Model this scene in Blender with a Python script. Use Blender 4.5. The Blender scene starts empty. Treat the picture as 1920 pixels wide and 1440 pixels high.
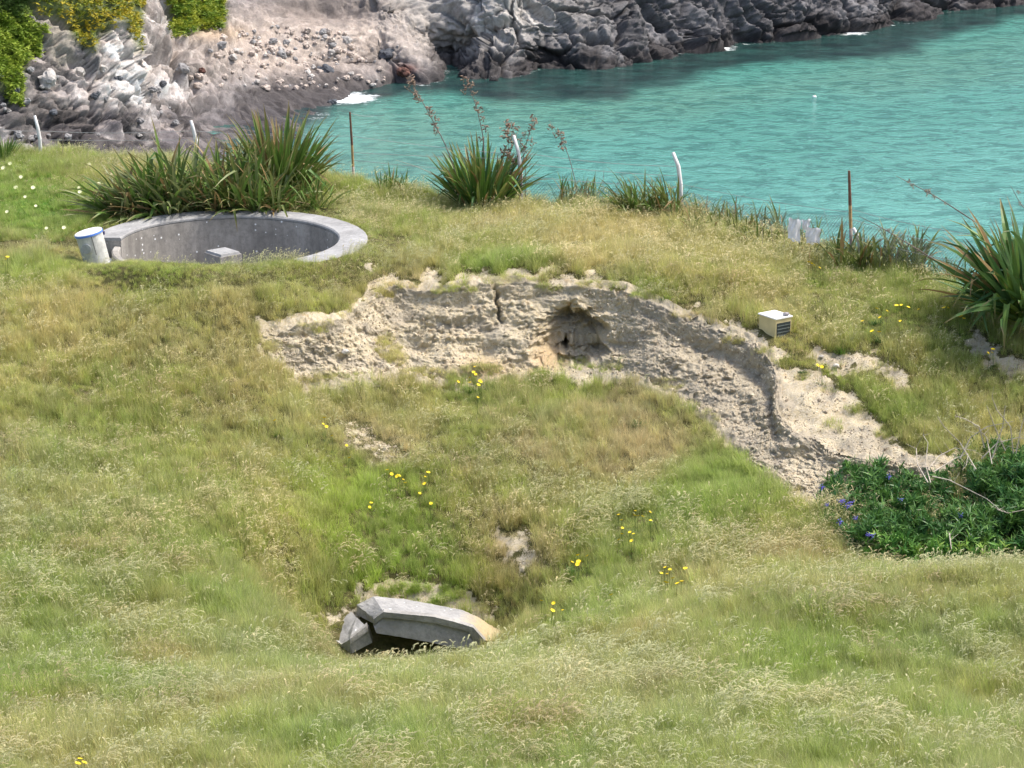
import bpy, bmesh, math, random
import numpy as np
from mathutils import Vector, Matrix, Euler
random.seed(7); RNG = np.random.default_rng(11)
S = bpy.context.scene
COL = S.collection
# ------------------------------------------------------------------ camera, world, sun, exposure
H = 38.0; F = 5000.0; PITCH = math.radians(16.1)
cam = bpy.data.cameras.new('camera'); camo = bpy.data.objects.new('camera', cam); COL.objects.link(camo)
camo.location = (0, 0, H); camo.rotation_euler = (math.radians(90) - PITCH, 0, 0)
cam.sensor_width = 36.0; cam.lens = 36.0 * F / 1920.0; cam.clip_start = 1.0; cam.clip_end = 6000.0
S.camera = camo
w = bpy.data.worlds.new('World'); S.world = w; w.use_nodes = True
SUN_DIR = Vector((0.50, 0.06, 0.92)).normalized()
wn = w.node_tree; bg = wn.nodes['Background']
sky = wn.nodes.new('ShaderNodeTexSky'); sky.sky_type = 'NISHITA'; sky.sun_disc = False
sky.sun_elevation = math.asin(SUN_DIR.z); sky.sun_rotation = math.atan2(SUN_DIR.x, SUN_DIR.y)
sky.air_density = 1.0; sky.dust_density = 3.5; sky.ozone_density = 0.4
wn.links.new(sky.outputs[0], bg.inputs[0]); bg.inputs[1].default_value = 0.15
sun = bpy.data.lights.new('sun', 'SUN'); suno = bpy.data.objects.new('sun', sun); COL.objects.link(suno)
sun.energy = 2.15; sun.angle = math.radians(7); sun.color = (1.0, 0.96, 0.89)
suno.rotation_euler = (-SUN_DIR).to_track_quat('-Z', 'Y').to_euler()
S.view_settings.view_transform = 'Standard'; S.view_settings.look = 'None'
S.view_settings.exposure = 1.06; S.view_settings.gamma = 1.0; S.view_settings.use_curve_mapping = False
# ------------------------------------------------------------------ helpers: picture point <-> place
CP, SP = math.cos(PITCH), math.sin(PITCH)
def P(u, v, Y):
    x = (u - 960) / F; y = (720 - v) / F
    dy = CP + y * SP; dz = -SP + y * CP
    t = Y / dy
    return Vector((x * t, Y, H + dz * t))
def proj(X, Y, Z):
    dz = Z - H
    dep = Y * CP - dz * SP
    return 960 + F * X / dep, 720 - F * (Y * SP + dz * CP) / dep
# ------------------------------------------------------------------ noise in numpy
def _h(ix, iy, iz, k):
    n = (ix * 374761393 + iy * 668265263 + iz * 2147483647 * 3 + k * 974634777) & 0xffffffff
    n = ((n ^ (n >> 13)) * 1274126177) & 0xffffffff
    n = ((n ^ (n >> 16)) * 2246822519) & 0xffffffff
    return ((n ^ (n >> 15)) & 0xffffff) / float(0xffffff)
def vnoise(x, y, z=None, k=0):
    x = np.asarray(x, float); y = np.asarray(y, float)
    z = np.zeros_like(x) if z is None else np.asarray(z, float)
    ix = np.floor(x).astype(np.int64); iy = np.floor(y).astype(np.int64); iz = np.floor(z).astype(np.int64)
    fx, fy, fz = x - ix, y - iy, z - iz
    fx = fx*fx*fx*(fx*(fx*6-15)+10); fy = fy*fy*fy*(fy*(fy*6-15)+10); fz = fz*fz*fz*(fz*(fz*6-15)+10)
    r = 0
    for dx in (0, 1):
        for dy in (0, 1):
            for dz in (0, 1):
                wgt = (fx if dx else 1-fx) * (fy if dy else 1-fy) * (fz if dz else 1-fz)
                r = r + wgt * _h(ix+dx, iy+dy, iz+dz, k)
    return r * 2 - 1
def fbm(x, y, z=None, oct=4, k=0, g=.5):
    a = 1; r = 0; s = 0
    x = np.asarray(x, float); y = np.asarray(y, float); z = np.zeros_like(x) if z is None else np.asarray(z, float)
    for o in range(oct):
        r = r + a * vnoise(x, y, z, k + o * 17); s += a; a *= g
        x, y = (x * 0.8 - y * 0.6) * 2.03 + 5.1, (x * 0.6 + y * 0.8) * 2.03 + 1.7; z = z * 2.03 + 9.2
    return r / s
def facet(x, y, z, k=0):
    """each cell is a tilted plane: angular broken faces"""
    vec = [np.zeros(x.shape), np.zeros(x.shape), np.zeros(x.shape)]
    a, b, c = worley(x, y, z, k, vec); i = (c*99991).astype(np.int64)
    g = [(_h(i, i*3+1, i*7+2, q)-.5)*2 for q in (1, 2, 3)]
    return (g[0]*vec[0]+g[1]*vec[1]+g[2]*vec[2] + (c-.5)*.6)*sstep(0, .30, b-a)*1.15, a, b, c
def worley(x, y, z, k=0, vec=None):
    ix = np.floor(x).astype(np.int64); iy = np.floor(y).astype(np.int64); iz = np.floor(z).astype(np.int64)
    f1 = np.full(x.shape, 9.0); f2 = f1.copy(); cid = np.zeros(x.shape)
    for dx in (-1, 0, 1):
        for dy in (-1, 0, 1):
            for dz in (-1, 0, 1):
                cx, cy, cz = ix+dx, iy+dy, iz+dz
                d = np.sqrt((cx+_h(cx, cy, cz, k)-x)**2 + (cy+_h(cx, cy, cz, k+1)-y)**2 + (cz+_h(cx, cy, cz, k+2)-z)**2)
                m = d < f1
                if vec is not None:
                    vec[0] = np.where(m, x-cx-_h(cx, cy, cz, k), vec[0]); vec[1] = np.where(m, y-cy-_h(cx, cy, cz, k+1), vec[1]); vec[2] = np.where(m, z-cz-_h(cx, cy, cz, k+2), vec[2])
                f2 = np.where(m, f1, np.minimum(f2, d)); cid = np.where(m, _h(cx, cy, cz, k+3), cid); f1 = np.where(m, d, f1)
    return f1, f2, cid
def sstep(a, b, x):
    t = np.clip((x - a) / (b - a), 0, 1); return t * t * (3 - 2 * t)
def poly_sd(px, py, poly):
    """signed distance to a polygon, inside positive"""
    px = np.asarray(px, float); py = np.asarray(py, float)
    d = np.full(px.shape, 1e9); ins = np.zeros(px.shape, bool); n = len(poly)
    for i in range(n):
        ax, ay = poly[i]; bx, by = poly[(i+1) % n]
        ex, ey = bx-ax, by-ay; wx, wy = px-ax, py-ay
        t = np.clip((wx*ex + wy*ey) / (ex*ex + ey*ey + 1e-12), 0, 1)
        d = np.minimum(d, (wx-ex*t)**2 + (wy-ey*t)**2)
        c = ((ay > py) != (by > py)) & (px < (bx-ax) * (py-ay) / ((by-ay) if abs(by-ay) > 1e-9 else 1e-9) + ax)
        ins ^= c
    d = np.sqrt(d)
    return np.where(ins, d, -d)
# ------------------------------------------------------------------ object helpers
def tag(o, label=None, cat=None, group=None, kind=None):
    if label: o['label'] = label
    if cat: o['category'] = cat
    if group: o['group'] = group
    if kind: o['kind'] = kind
    return o
def empty(name, loc, rz=0.0):
    o = bpy.data.objects.new(name, None); COL.objects.link(o); o.location = loc; o.rotation_euler = (0, 0, rz)
    o.empty_display_size = 0.3
    return o
class MB:
    def __init__(s): s.v = []; s.f = []; s.a = []
    def add(s, vs, fs, a=0.0):
        n = len(s.v); s.v += [tuple(q) for q in vs]; s.f += [tuple(i + n for i in f) for f in fs]; s.a += [a] * len(vs)
    def box(s, c, sz, rot=None, taper=1.0):
        x, y, z = (q / 2 for q in sz); vs = []
        for k, (sx, sy, szg) in enumerate([(-1,-1,-1),(1,-1,-1),(1,1,-1),(-1,1,-1),(-1,-1,1),(1,-1,1),(1,1,1),(-1,1,1)]):
            t = taper if szg > 0 else 1
            p = Vector((sx*x*t, sy*y*t, szg*z))
            if rot: p = rot @ p
            vs.append(p + Vector(c))
        s.add(vs, [(0,3,2,1),(4,5,6,7),(0,1,5,4),(1,2,6,5),(2,3,7,6),(3,0,4,7)])
    def tube(s, pts, rad, n=6, cap=True, a=0.0):
        pts = [Vector(p) for p in pts]; m = len(pts)
        if not hasattr(rad, '__len__'): rad = [rad] * m
        vs = []
        for i, p in enumerate(pts):
            d = (pts[min(i+1, m-1)] - pts[max(i-1, 0)]).normalized()
            u = d.cross(Vector((0.13, 0.97, 0.2)) if abs(d.y) < .9 else Vector((1, 0, 0))).normalized(); q = d.cross(u)
            for k in range(n):
                t = 2*math.pi*k/n; vs.append(p + (u*math.cos(t) + q*math.sin(t)) * rad[i])
        fs = [(i*n+k, i*n+(k+1) % n, (i+1)*n+(k+1) % n, (i+1)*n+k) for i in range(m-1) for k in range(n)]
        if cap: fs += [tuple(range(n-1, -1, -1)), tuple(range((m-1)*n, m*n))]
        s.add(vs, fs, a)
    def mesh(s, name, smooth=False, attr=None):
        me = bpy.data.meshes.new(name); me.from_pydata(s.v, [], s.f); me.update()
        if smooth: me.shade_smooth()
        if attr:
            at = me.attributes.new(attr, 'FLOAT', 'POINT'); at.data.foreach_set('value', s.a)
        return me
    def build(s, name, mat, parent=None, smooth=False, attr=None):
        return link(s.mesh(name, smooth, attr), name, mat, parent)
def link(me, name, mat, parent=None):
    if mat and not me.materials: me.materials.append(mat)
    o = bpy.data.objects.new(name, me); COL.objects.link(o)
    if parent is not None:
        o.parent = parent
        # builders below give children in world coordinates unless the parent sits at the origin
        o.matrix_parent_inverse = Matrix.Identity(4)
    return o
def grid_mesh(name, V, nu, nv, keep=None, smooth=True):
    """V (nu*nv,3) row-major over i (nu) then j (nv)"""
    idx = np.arange(nu*nv).reshape(nu, nv)
    q = np.stack([idx[:-1, :-1], idx[1:, :-1], idx[1:, 1:], idx[:-1, 1:]], -1).reshape(-1, 4)
    if keep is not None: q = q[keep.reshape(-1)]
    me = bpy.data.meshes.new(name)
    me.vertices.add(nu*nv); me.vertices.foreach_set('co', np.ascontiguousarray(V, dtype=np.float32).ravel())
    me.loops.add(q.size); me.loops.foreach_set('vertex_index', q.ravel().astype(np.int32))
    me.polygons.add(len(q)); me.polygons.foreach_set('loop_start', (np.arange(len(q))*4).astype(np.int32))
    me.update(calc_edges=True); me.validate()
    if smooth: me.shade_smooth()
    return me
def set_attr(me, name, arr, kind='FLOAT'):
    at = me.attributes.new(name, kind, 'POINT')
    if kind == 'FLOAT': at.data.foreach_set('value', np.asarray(arr, np.float32).ravel())
    elif kind == 'INT': at.data.foreach_set('value', np.asarray(arr, np.int32).ravel())
    elif kind == 'FLOAT_VECTOR': at.data.foreach_set('vector', np.asarray(arr, np.float32).ravel())
    else:
        a = np.asarray(arr, np.float32).reshape(-1, 3); a = np.concatenate([a, np.ones((len(a), 1), np.float32)], 1)
        at.data.foreach_set('color', a.ravel())
# ------------------------------------------------------------------ material helper
class MT:
    def __init__(s, name):
        s.m = bpy.data.materials.new(name); s.m.use_nodes = True; s.t = s.m.node_tree; s.N = s.t.nodes
        s.b = s.N['Principled BSDF']; s.out = s.N['Material Output']
    def n(s, typ, ins=None, **kw):
        nd = s.N.new(typ)
        for k, val in kw.items(): setattr(nd, k, val)
        if ins:
            for k, val in ins.items(): s.set(nd, k, val)
        return nd
    def set(s, nd, k, val):
        if isinstance(val, bpy.types.NodeSocket): s.t.links.new(val, nd.inputs[k])
        else: nd.inputs[k].default_value = (*val, 1) if isinstance(val, (tuple, list)) and len(val) == 3 and nd.inputs[k].type == 'RGBA' else val
    def noise(s, scale, detail=4, rough=.55, vec=None, dist=0):
        nd = s.n('ShaderNodeTexNoise', {'Scale': scale, 'Detail': detail, 'Roughness': rough, 'Distortion': dist})
        if vec is None: vec = s.pos()
        s.t.links.new(vec, nd.inputs['Vector']); return nd.outputs['Fac']
    def pos(s):
        if not hasattr(s, '_p'): s._p = s.n('ShaderNodeNewGeometry').outputs['Position']
        return s._p
    def ramp(s, fac, stops):
        r = s.n('ShaderNodeValToRGB', {'Fac': fac}); e = r.color_ramp.elements
        while len(e) < len(stops): e.new(.5)
        for q, (p, c) in zip(e, stops):
            q.position = p; q.color = (c, c, c, 1) if isinstance(c, (int, float)) else (*c, 1)
        return r.outputs[0]
    def mix(s, fac, a, b, mode='MIX'):
        nd = s.n('ShaderNodeMix', data_type='RGBA', blend_type=mode)
        for k, val in ((0, fac), (6, a), (7, b)):
            if isinstance(val, bpy.types.NodeSocket): s.t.links.new(val, nd.inputs[k])
            else: nd.inputs[k].default_value = (*val, 1) if isinstance(val, tuple) and len(val) == 3 else val
        return nd.outputs[2]
    def math(s, op, a, b=0.0, c=None):
        nd = s.n('ShaderNodeMath', operation=op)
        for k, val in ((0, a), (1, b), (2, c)):
            if val is None: continue
            if isinstance(val, bpy.types.NodeSocket): s.t.links.new(val, nd.inputs[k])
            else: nd.inputs[k].default_value = val
        return nd.outputs[0]
    def attr(s, name, kind='GEOMETRY', out='Color'):
        return s.n('ShaderNodeAttribute', attribute_name=name, attribute_type=kind).outputs[out]
    def bump(s, h, strength=.5, dist=.02, prev=None):
        nd = s.n('ShaderNodeBump', {'Height': h, 'Strength': strength, 'Distance': dist})
        if prev: s.t.links.new(prev, nd.inputs['Normal'])
        return nd.outputs[0]
    def fin(s, col=None, rough=.9, nrm=None, spec=.3):
        if col is not None: s.set(s.b, 'Base Color', col)
        s.set(s.b, 'Roughness', rough); s.b.inputs['Specular IOR Level'].default_value = spec
        if nrm: s.t.links.new(nrm, s.b.inputs['Normal'])
        return s.m
def leafy(name, colour_fn, trans=.3, rough=.55):
    m = MT(name); c = colour_fn(m)
    d = m.b; m.set(d, 'Base Color', c); m.set(d, 'Roughness', rough); d.inputs['Specular IOR Level'].default_value = .25
    tr = m.n('ShaderNodeBsdfTranslucent', {'Color': c}); mx = m.n('ShaderNodeMixShader', {0: trans})
    m.t.links.new(d.outputs[0], mx.inputs[1]); m.t.links.new(tr.outputs[0], mx.inputs[2]); m.t.links.new(mx.outputs[0], m.out.inputs[0])
    return m.m
def rnd(m): return m.n('ShaderNodeObjectInfo').outputs['Random']
def flat_mat(name, c, rough=.7, var=.25, scale=6.0, spec=.3, bump=.0):
    m = MT(name); n = m.noise(scale, 5)
    col = m.mix(m.ramp(n, [(.3, 0.0), (.7, 1.0)]), tuple(x*(1-var) for x in c), tuple(min(1, x*(1+var*.6)) for x in c))
    return m.fin(col, rough, m.bump(n, bump, .02) if bump else None, spec)
# ================================================================== TERRAIN
E = [(-500,285,119),(-200,285,119),(0,287,118.5),(200,292,117),(450,312,115),(650,337,112.5),(830,372,110.3),(1000,383,109.5),(1140,380,109),
     (1300,405,106.5),(1420,445,103.5),(1550,475,101.5),(1700,505,99.5),(1800,550,97),(1920,610,94.5),(2150,690,91),(2500,780,87)]
CT = [(-300,2300,32),(960,2300,32),(2200,2300,32),(-300,1760,47),(960,1760,47),(2200,1760,47)]
CT += [(u, 1440, 58) for u in (-300, 0, 480, 960, 1440, 1920, 2200)] + [(u, 1300, 65.5) for u in (-300, 0, 400, 800, 1200, 1600, 2000)]
CT += [(0,1150,73),(300,1150,74),(500,1150,75.5),(-300,1150,73),(0,1000,79),(300,1000,80.5),(520,1000,82),(0,850,85),(300,850,86.5),(-300,850,85),
       (500,850,87.5),(0,700,91),(300,700,91.4),(480,720,91.2),(0,560,96.3),(300,560,95.6),(430,530,95.9),(450,590,94.4),(0,480,102),(0,400,108),(0,335,114),(-400,400,108),(-300,560,97),
       (540,1245,72.5),(680,1263,73.5),(800,1269,74),(960,1247,74.5),(700,1232,80),(850,1245,80),(950,1222,80.5),(590,1244,79.4),
       (700,1112,82.2),(800,1115,82.5),(900,1140,82.2),(520,1120,78.8),(750,1000,84.8),(640,900,87.3),(600,800,90),(580,735,93),
       (1000,1060,82.5),(1000,950,85.5),(850,880,88),(1000,850,89),(850,780,91.8),(1000,760,93),(1150,760,92.5),(1200,840,89.5),(1300,900,87),(1400,940,84.8),(1200,950,85),
       (1200,1050,81),(1100,1120,79),(1000,1150,79.5),(1300,1085,79.3),(1500,1045,80),(1700,1090,79.5),(1920,1090,79.5),(1450,985,83),(1560,970,83.6),
       (1100,1185,74.5),(1300,1136,74.5),(1500,1104,74.5),(1700,1086,74.5),(1920,1066,74.5),(2200,1020,74.5),
       (1500,1200,69.7),(1920,1200,69.3),(1200,1230,69.5),(960,1300,66.5),
       (1720,960,83.2),(1900,960,83.3),(1780,870,86),(1900,860,86.3),(2150,860,86.5),(1650,800,88.7),(1750,790,89),(1900,780,89),(1900,700,91),(1750,700,91.2),(1600,700,91.3),
       (1560,740,90.2),(1495,700,91.6),(1520,800,88.9),(1600,832,87.8),(1500,600,95),(1400,560,96.7),(1650,560,96.3),(1300,500,99.7),(1500,500,99.8),(1700,540,97.3),(1850,610,94.2),(1100,450,103),(1300,450,102.8),
       (900,420,105.5),(650,520,98.6),(700,480,100.8),(900,480,100.8),(1100,500,99.5),(750,410,106.4),(1150,410,105.6),(600,370,110),
       (560,578,94.9),(660,560,97.7),(830,525,98.6),(1050,510,98.9),(560,735,92.2)]
BK = [(492,642,93.7, 500,654,93.4),(556,614,94.2, 556,708,92.7),(640,602,95.1, 640,706,93.4),(690,560,96.8, 720,697,94.6),(738,537,98, 780,702,95),
      (830,545,97.5, 860,712,94.8),(925,532,97.9, 940,702,95.3),(1050,532,97.8, 1030,690,95.6),(1150,550,97.2, 1140,692,95.4),(1205,563,96.6, 1200,706,94.4),
      (1265,590,95.7, 1260,736,93),(1335,620,94.8, 1320,768,91.5),(1405,645,93.7, 1368,808,90.0),(1442,675,92.4, 1388,835,88.9),(1458,720,91.0, 1402,855,88.3),(1456,765,89.7, 1415,872,87.7),(1485,805,88.4, 1445,890,87.0),(1550,843,87.3, 1505,918,85.7),(1620,862,86.7, 1580,938,84.9),(1710,874,86.3, 1680,950,84.5),(1800,884,86.0, 1780,958,84.3)]
LIP = [P(*b[:3]) for b in BK]; TOE = [P(*b[3:]) for b in BK]
PTS = np.array([tuple(P(*c)) for c in CT + E] + [tuple(q) for q in LIP[::1]] + [tuple(q) for q in TOE[1:]])
def tps_fit(p, lam=0.02):
    n = len(p); x, y, z = p.T
    r2 = (x[:, None]-x)**2 + (y[:, None]-y)**2 + 1e-9
    K = .5*r2*np.log(r2) + lam*np.eye(n)*50
    Q = np.stack([np.ones(n), x, y], 1)
    A = np.block([[K, Q], [Q.T, np.zeros((3, 3))]])
    return np.linalg.solve(A, np.concatenate([z, np.zeros(3)]))
TW = tps_fit(PTS)
def tps(x, y):
    r = TW[-3] + TW[-2]*x + TW[-1]*y
    for (px, py, _), wgt in zip(PTS, TW[:-3]):
        r2 = (x-px)**2 + (y-py)**2 + 1e-9; r = r + wgt*.5*r2*np.log(r2)
    return r
EX = np.array([P(*e).x for e in E]); EY = np.array([P(*e).y for e in E])
PIT = P(430, 450, 102); PITZ = PIT.z; RO, RI = 5.42, 4.28
X0, X1, Y0, Y1, ST = -34.0, 34.0, 50.0, 132.0, 0.125
gx = np.arange(X0, X1 + 1e-6, ST); gy = np.arange(Y0, Y1 + 1e-6, ST)
def edge_y(x): return np.interp(x, EX, EY)
def ground(x, y, fine=True):
    ye = edge_y(x) + fbm(x*.35, x*0+3, oct=3, k=5)*.7
    yc = np.minimum(y, ye)
    z = tps(x, yc)
    d = np.maximum(y - ye, 0)
    z = z - (np.sqrt(d*d + .35) - .59) * 1.25 - fbm(x*.3, y*.3, oct=3, k=9)*sstep(1, 5, d)*1.5
    z = np.maximum(z, -4.0)
    # level the ground round the pit
    r = np.hypot(x-PIT.x, y-PIT.y); k = 1 - sstep(5.35, 6.5, r)
    front = sstep(0, -4.5, y-PIT.y)
    ag = np.degrees(np.arctan2(y-PIT.y, x-PIT.x)) % 360
    z = z*(1-k) + (PITZ - .10 + .16*front - .72*np.exp(-((ag-192)/26)**2))*k
    if fine:
        q = 1 - .9*k
        z = z + q*(fbm(x*.55, y*.55, oct=3, k=21)*.16 + fbm(x*2.1, y*2.1, oct=3, k=31)*.09)
    return z
GXX, GYY = np.meshgrid(gx, gy, indexing='ij')
GZ = ground(GXX, GYY)
def gz(x, y):
    fx = np.clip((np.asarray(x, float)-X0)/ST, 0, len(gx)-1.001); fy = np.clip((np.asarray(y, float)-Y0)/ST, 0, len(gy)-1.001)
    i = fx.astype(int); j = fy.astype(int); a = fx-i; b = fy-j
    return (GZ[i, j]*(1-a)*(1-b) + GZ[i+1, j]*a*(1-b) + GZ[i, j+1]*(1-a)*b + GZ[i+1, j+1]*a*b)
def hit(u, v, y0=50.0, y1=125.0):
    ys = np.arange(y0, y1, .04); x = (u-960)/F; yy = (720-v)/F
    t = ys/(CP + yy*SP); xs = x*t; zs = H + (-SP + yy*CP)*t
    g = gz(xs, ys); k = np.nonzero(zs <= g)[0]
    i = k[0] if len(k) else len(ys)-1
    return Vector((xs[i], ys[i], g[i]))
# eroded bank: lip and toe stations
BPOLY = [(p.x, p.y) for p in LIP] + [(p.x, p.y) for p in reversed(TOE)]
# bare ground (picture outline of each patch -> place masks on the ground itself)
BARE = [
 ([(1440,690),(1470,660),(1400,625),(1330,600),(1250,575),(1190,545),(1100,530),(1000,518),(930,515),(860,530),(760,522),(700,535),(660,575),(600,600),(540,600),(500,625),(480,650),(560,730),(700,706),(1000,715),(1180,715),(1260,745),(1330,790),(1380,850),(1430,905),(1500,935),(1600,950),(1720,900),(1800,880),(1790,850),(1700,838),(1640,800),(1600,745),(1560,715),(1510,690)], 1.0, 10),
 ([(1520,655),(1560,668),(1600,660),(1640,655),(1700,700),(1720,745),(1690,748),(1650,705),(1600,690),(1560,700),(1520,690)], .9, 8),
 ([(1790,625),(1840,628),(1880,660),(1920,672),(1960,700),(1960,730),(1880,700),(1840,672),(1800,655)], .8, 8),
 ([(925,992),(965,990),(1005,1020),(1015,1055),(985,1075),(935,1050),(915,1020)], .52, 8),
 ([(630,790),(660,785),(720,830),(780,845),(760,870),(700,870),(650,840)], .44, 8),
 ([(670,1100),(720,1085),(790,1090),(850,1110),(910,1130),(930,1170),(900,1175),(850,1150),(800,1135),(720,1130),(680,1140)], .9, 6),
 ([(600,1150),(650,1130),(690,1130),(700,1150),(640,1170),(600,1190)], .5, 6),
 ([(690,505),(760,510),(850,515),(1000,505),(1110,515),(1200,540),(1200,552),(1000,525),(760,530),(690,545)], .7, 7),
 ([(1270,560),(1330,600),(1420,640),(1440,630),(1380,600),(1310,568)], .5, 8),
 ([(480,600),(540,590),(620,592),(640,605),(560,620),(490,650)], .6, 6)]
def bare_mask(u, v):
    j = fbm(u*.045, v*.06, oct=4, k=77)
    r = np.zeros_like(u)
    for poly, s, soft in BARE:
        r = np.maximum(r, s*sstep(-soft, soft, poly_sd(u, v, poly) + j*26))
    return r
UU, VV = proj(GXX, GYY, GZ)
front_side = GYY < edge_y(GXX) + 1.0
sdB = poly_sd(GXX, GYY, BPOLY)
bare = np.where(front_side, bare_mask(UU, VV), 0)
GZ = GZ - bare*.05 + bare*(fbm(GXX*2.6, GYY*2.6, oct=4, k=55)*.26 + (facet(GXX*1.7, GYY*1.7, GXX*0, 57)[0])*.10)
# cut the pit and the bank out of the sheet
cx = (GXX[:-1, :-1]+ST/2); cy = (GYY[:-1, :-1]+ST/2)
rr = np.hypot(cx-PIT.x, cy-PIT.y)
BX = P(160, 500, 101)
aa = np.degrees(np.arctan2(cy-PIT.y, cx-PIT.x)) % 360
rlim = np.where((aa > 184) & (aa < 308), RI+.02, RO-.3)
keep = (rr > rlim) & (poly_sd(cx, cy, BPOLY) < -.12)
V = np.stack([GXX, GYY, GZ], -1).reshape(-1, 3)
tm = grid_mesh('ground', V, len(gx), len(gy), keep)
set_attr(tm, 'bare', bare)
cliffm = sstep(0.5, 3, GYY - edge_y(GXX)); set_attr(tm, 'cliff', cliffm)
def soil_nodes(m):
    n1 = m.noise(1.3, 6, .6); n2 = m.noise(9, 8, .7); n3 = m.noise(34, 6, .7)
    c = m.ramp(n1, [(.32, (.41, .33, .205)), (.5, (.56, .465, .30)), (.68, (.60, .52, .37))])
    c = m.mix(m.ramp(n2, [(.42, 0.0), (.62, .75)]), c, (.64, .57, .44))
    c = m.mix(m.ramp(n3, [(.33, .7), (.47, 0.0)]), c, (.30, .245, .175))
    g = m.ramp(m.noise(.9, 4, .5, dist=.6), [(.50, 0.0), (.62, .6)])
    c = m.mix(g, c, (.37, .325, .26))
    c = m.mix(m.ramp(m.noise(2.2, 3), [(.62, 0.0), (.7, .4)]), c, (.50, .33, .16))
    b = m.bump(n2, .9, .10); b = m.bump(n3, .9, .04, b)
    return c, b
m = MT('hill_ground'); soil, sb = soil_nodes(m)
under = m.ramp(m.noise(3.5, 6, .65), [(.3, (.05, .05, .02)), (.5, (.10, .095, .035)), (.7, (.17, .14, .07))])
bsh = m.ramp(m.math('ADD', m.attr('bare', out='Fac'), m.math('MULTIPLY', m.math('SUBTRACT', m.noise(2.6, 8, .72), .5), 1.5)), [(.42, 0.0), (.56, 1.0)])
gcol = m.mix(bsh, under, soil)
m_ground = m.fin(gcol, .95, sb, .1)
tag(link(tm, 'ground', m_ground), 'grassy headland slope with an eroded hollow', kind='structure')
# coarse ground running back under the camera and out to the sides
bx = np.concatenate([np.linspace(-160, -34.2, 30), np.linspace(-34, 34, 50), np.linspace(34.2, 160, 30)]); by = np.concatenate([np.linspace(-60, 49.9, 60), np.linspace(50.2, 132, 50)])
BXX, BYY = np.meshgrid(bx, by, indexing='ij'); xc = np.clip(BXX, -33.9, 33.9)
BZ = ground(xc, np.maximum(BYY, 50.0), False)
far = sstep(48, -5, BYY); BZ = BZ*(1-far) + (H-4.5)*far
BZ = np.minimum(BZ, np.where(BYY < 58, H - .52*np.maximum(BYY, 0) - 2.0, 1e9)) + fbm(BXX*.1, BYY*.1, oct=3)*.3
BZ = np.where((np.abs(BXX) < 33.5) & (BYY > 50.6), BZ - 1.2, BZ - .03)
cX = (BXX[:-1, :-1]+BXX[1:, 1:])/2; cY = (BYY[:-1, :-1]+BYY[1:, 1:])/2
bm_ = grid_mesh('hillside', np.stack([BXX, BYY, BZ], -1).reshape(-1, 3), len(bx), len(by), ~((np.abs(cX) < 34) & (cY > 50.6)))
tag(link(bm_, 'hillside', m_ground), 'grass hillside running back below the viewpoint', kind='structure')
# ------------------------------------------------------------------ eroded bank patch
def lerp_st(arr, s):
    i = min(int(s), len(arr)-2); a = s-i
    p0 = arr[max(i-1, 0)]; p1 = arr[i]; p2 = arr[i+1]; p3 = arr[min(i+2, len(arr)-1)]
    return .5*((2*p1) + (p2-p0)*a + (2*p0-5*p1+4*p2-p3)*a*a + (3*p1-p0-3*p2+p3)*a*a*a)
NU, NF, NXT = 900, 110, 14
rows = []
sp = np.linspace(0, len(LIP)-1, NU)
for s in sp:
    l = lerp_st(LIP, s); t = lerp_st(TOE, s); d = (t-l); d.z = 0
    if d.length < .3: d = Vector((0, -1, 0))
    d.normalize()
    rows.append((l, t, d))
Lp = np.array([tuple(r[0]) for r in rows]); Tp = np.array([tuple(r[1]) for r in rows]); Dp = np.array([tuple(r[2]) for r in rows])
# smooth direction along the bank
for _ in range(3):
    k = 15; Dp = np.stack([np.convolve(np.pad(Dp[:, c], k, 'edge'), np.ones(2*k+1)/(2*k+1), 'valid') for c in range(3)], 1)
Dp /= np.linalg.norm(Dp, axis=1, keepdims=True)
tt = np.concatenate([np.linspace(-1, 0, NXT, endpoint=False), np.linspace(0, 1, NF), np.linspace(1, 2, NXT+1)[1:]])
NV = len(tt); PT = np.zeros((NU, NV, 3))
ex = 1.0
for j, t in enumerate(tt):
    if t < 0:
        q = Lp + Dp*ex*t; z0 = gz(q[:, 0], q[:, 1]) + .05 - .30*sstep(-.45, -1, t); k = sstep(0, -.35, t)
        q[:, 2] = Lp[:, 2]*(1-k) + z0*k
    elif t > 1:
        q = Tp + Dp*ex*(t-1); z0 = gz(q[:, 0], q[:, 1]) + .05 - .30*sstep(1.45, 2, t); k = sstep(1, 1.35, t)
        q[:, 2] = Tp[:, 2]*(1-k) + z0*k
    else:
        h = t; v_ = t + .10*math.sin(2*math.pi*t)*-1   # horizontal lags: steep upper face, foot spreads
        hz = t**1.35; q = Lp + (Tp-Lp)*hz; q[:, 2] = Lp[:, 2] + (Tp[:, 2]-Lp[:, 2])*(t**.9)
    PT[:, j] = q
x, y, z = PT[..., 0], PT[..., 1], PT[..., 2]
T2 = np.broadcast_to(tt[None, :], x.shape)
fk = sstep(-.45, .35, T2)*(1-sstep(.8, 1.3, T2)); nrm = np.zeros(PT.shape); nrm[..., :2] = Dp[:, None, :2]*fk[..., None]*.9; nrm[..., 2] = 1-.5*fk; nrm /= np.linalg.norm(nrm, axis=2, keepdims=True)
env = sstep(-.8, .12, T2)*(1-sstep(1.0, 1.7, T2))
endf = sstep(0, 30, np.arange(NU))*sstep(0, 30, NU-1-np.arange(NU)); env = env*endf[:, None]
wxx = x+fbm(x*1.3, y*1.3, z*1.3, 3, 45)*.5; wzz = z+fbm(x*1.3+7, y*1.3, z*1.3, 3, 46)*.5
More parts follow.
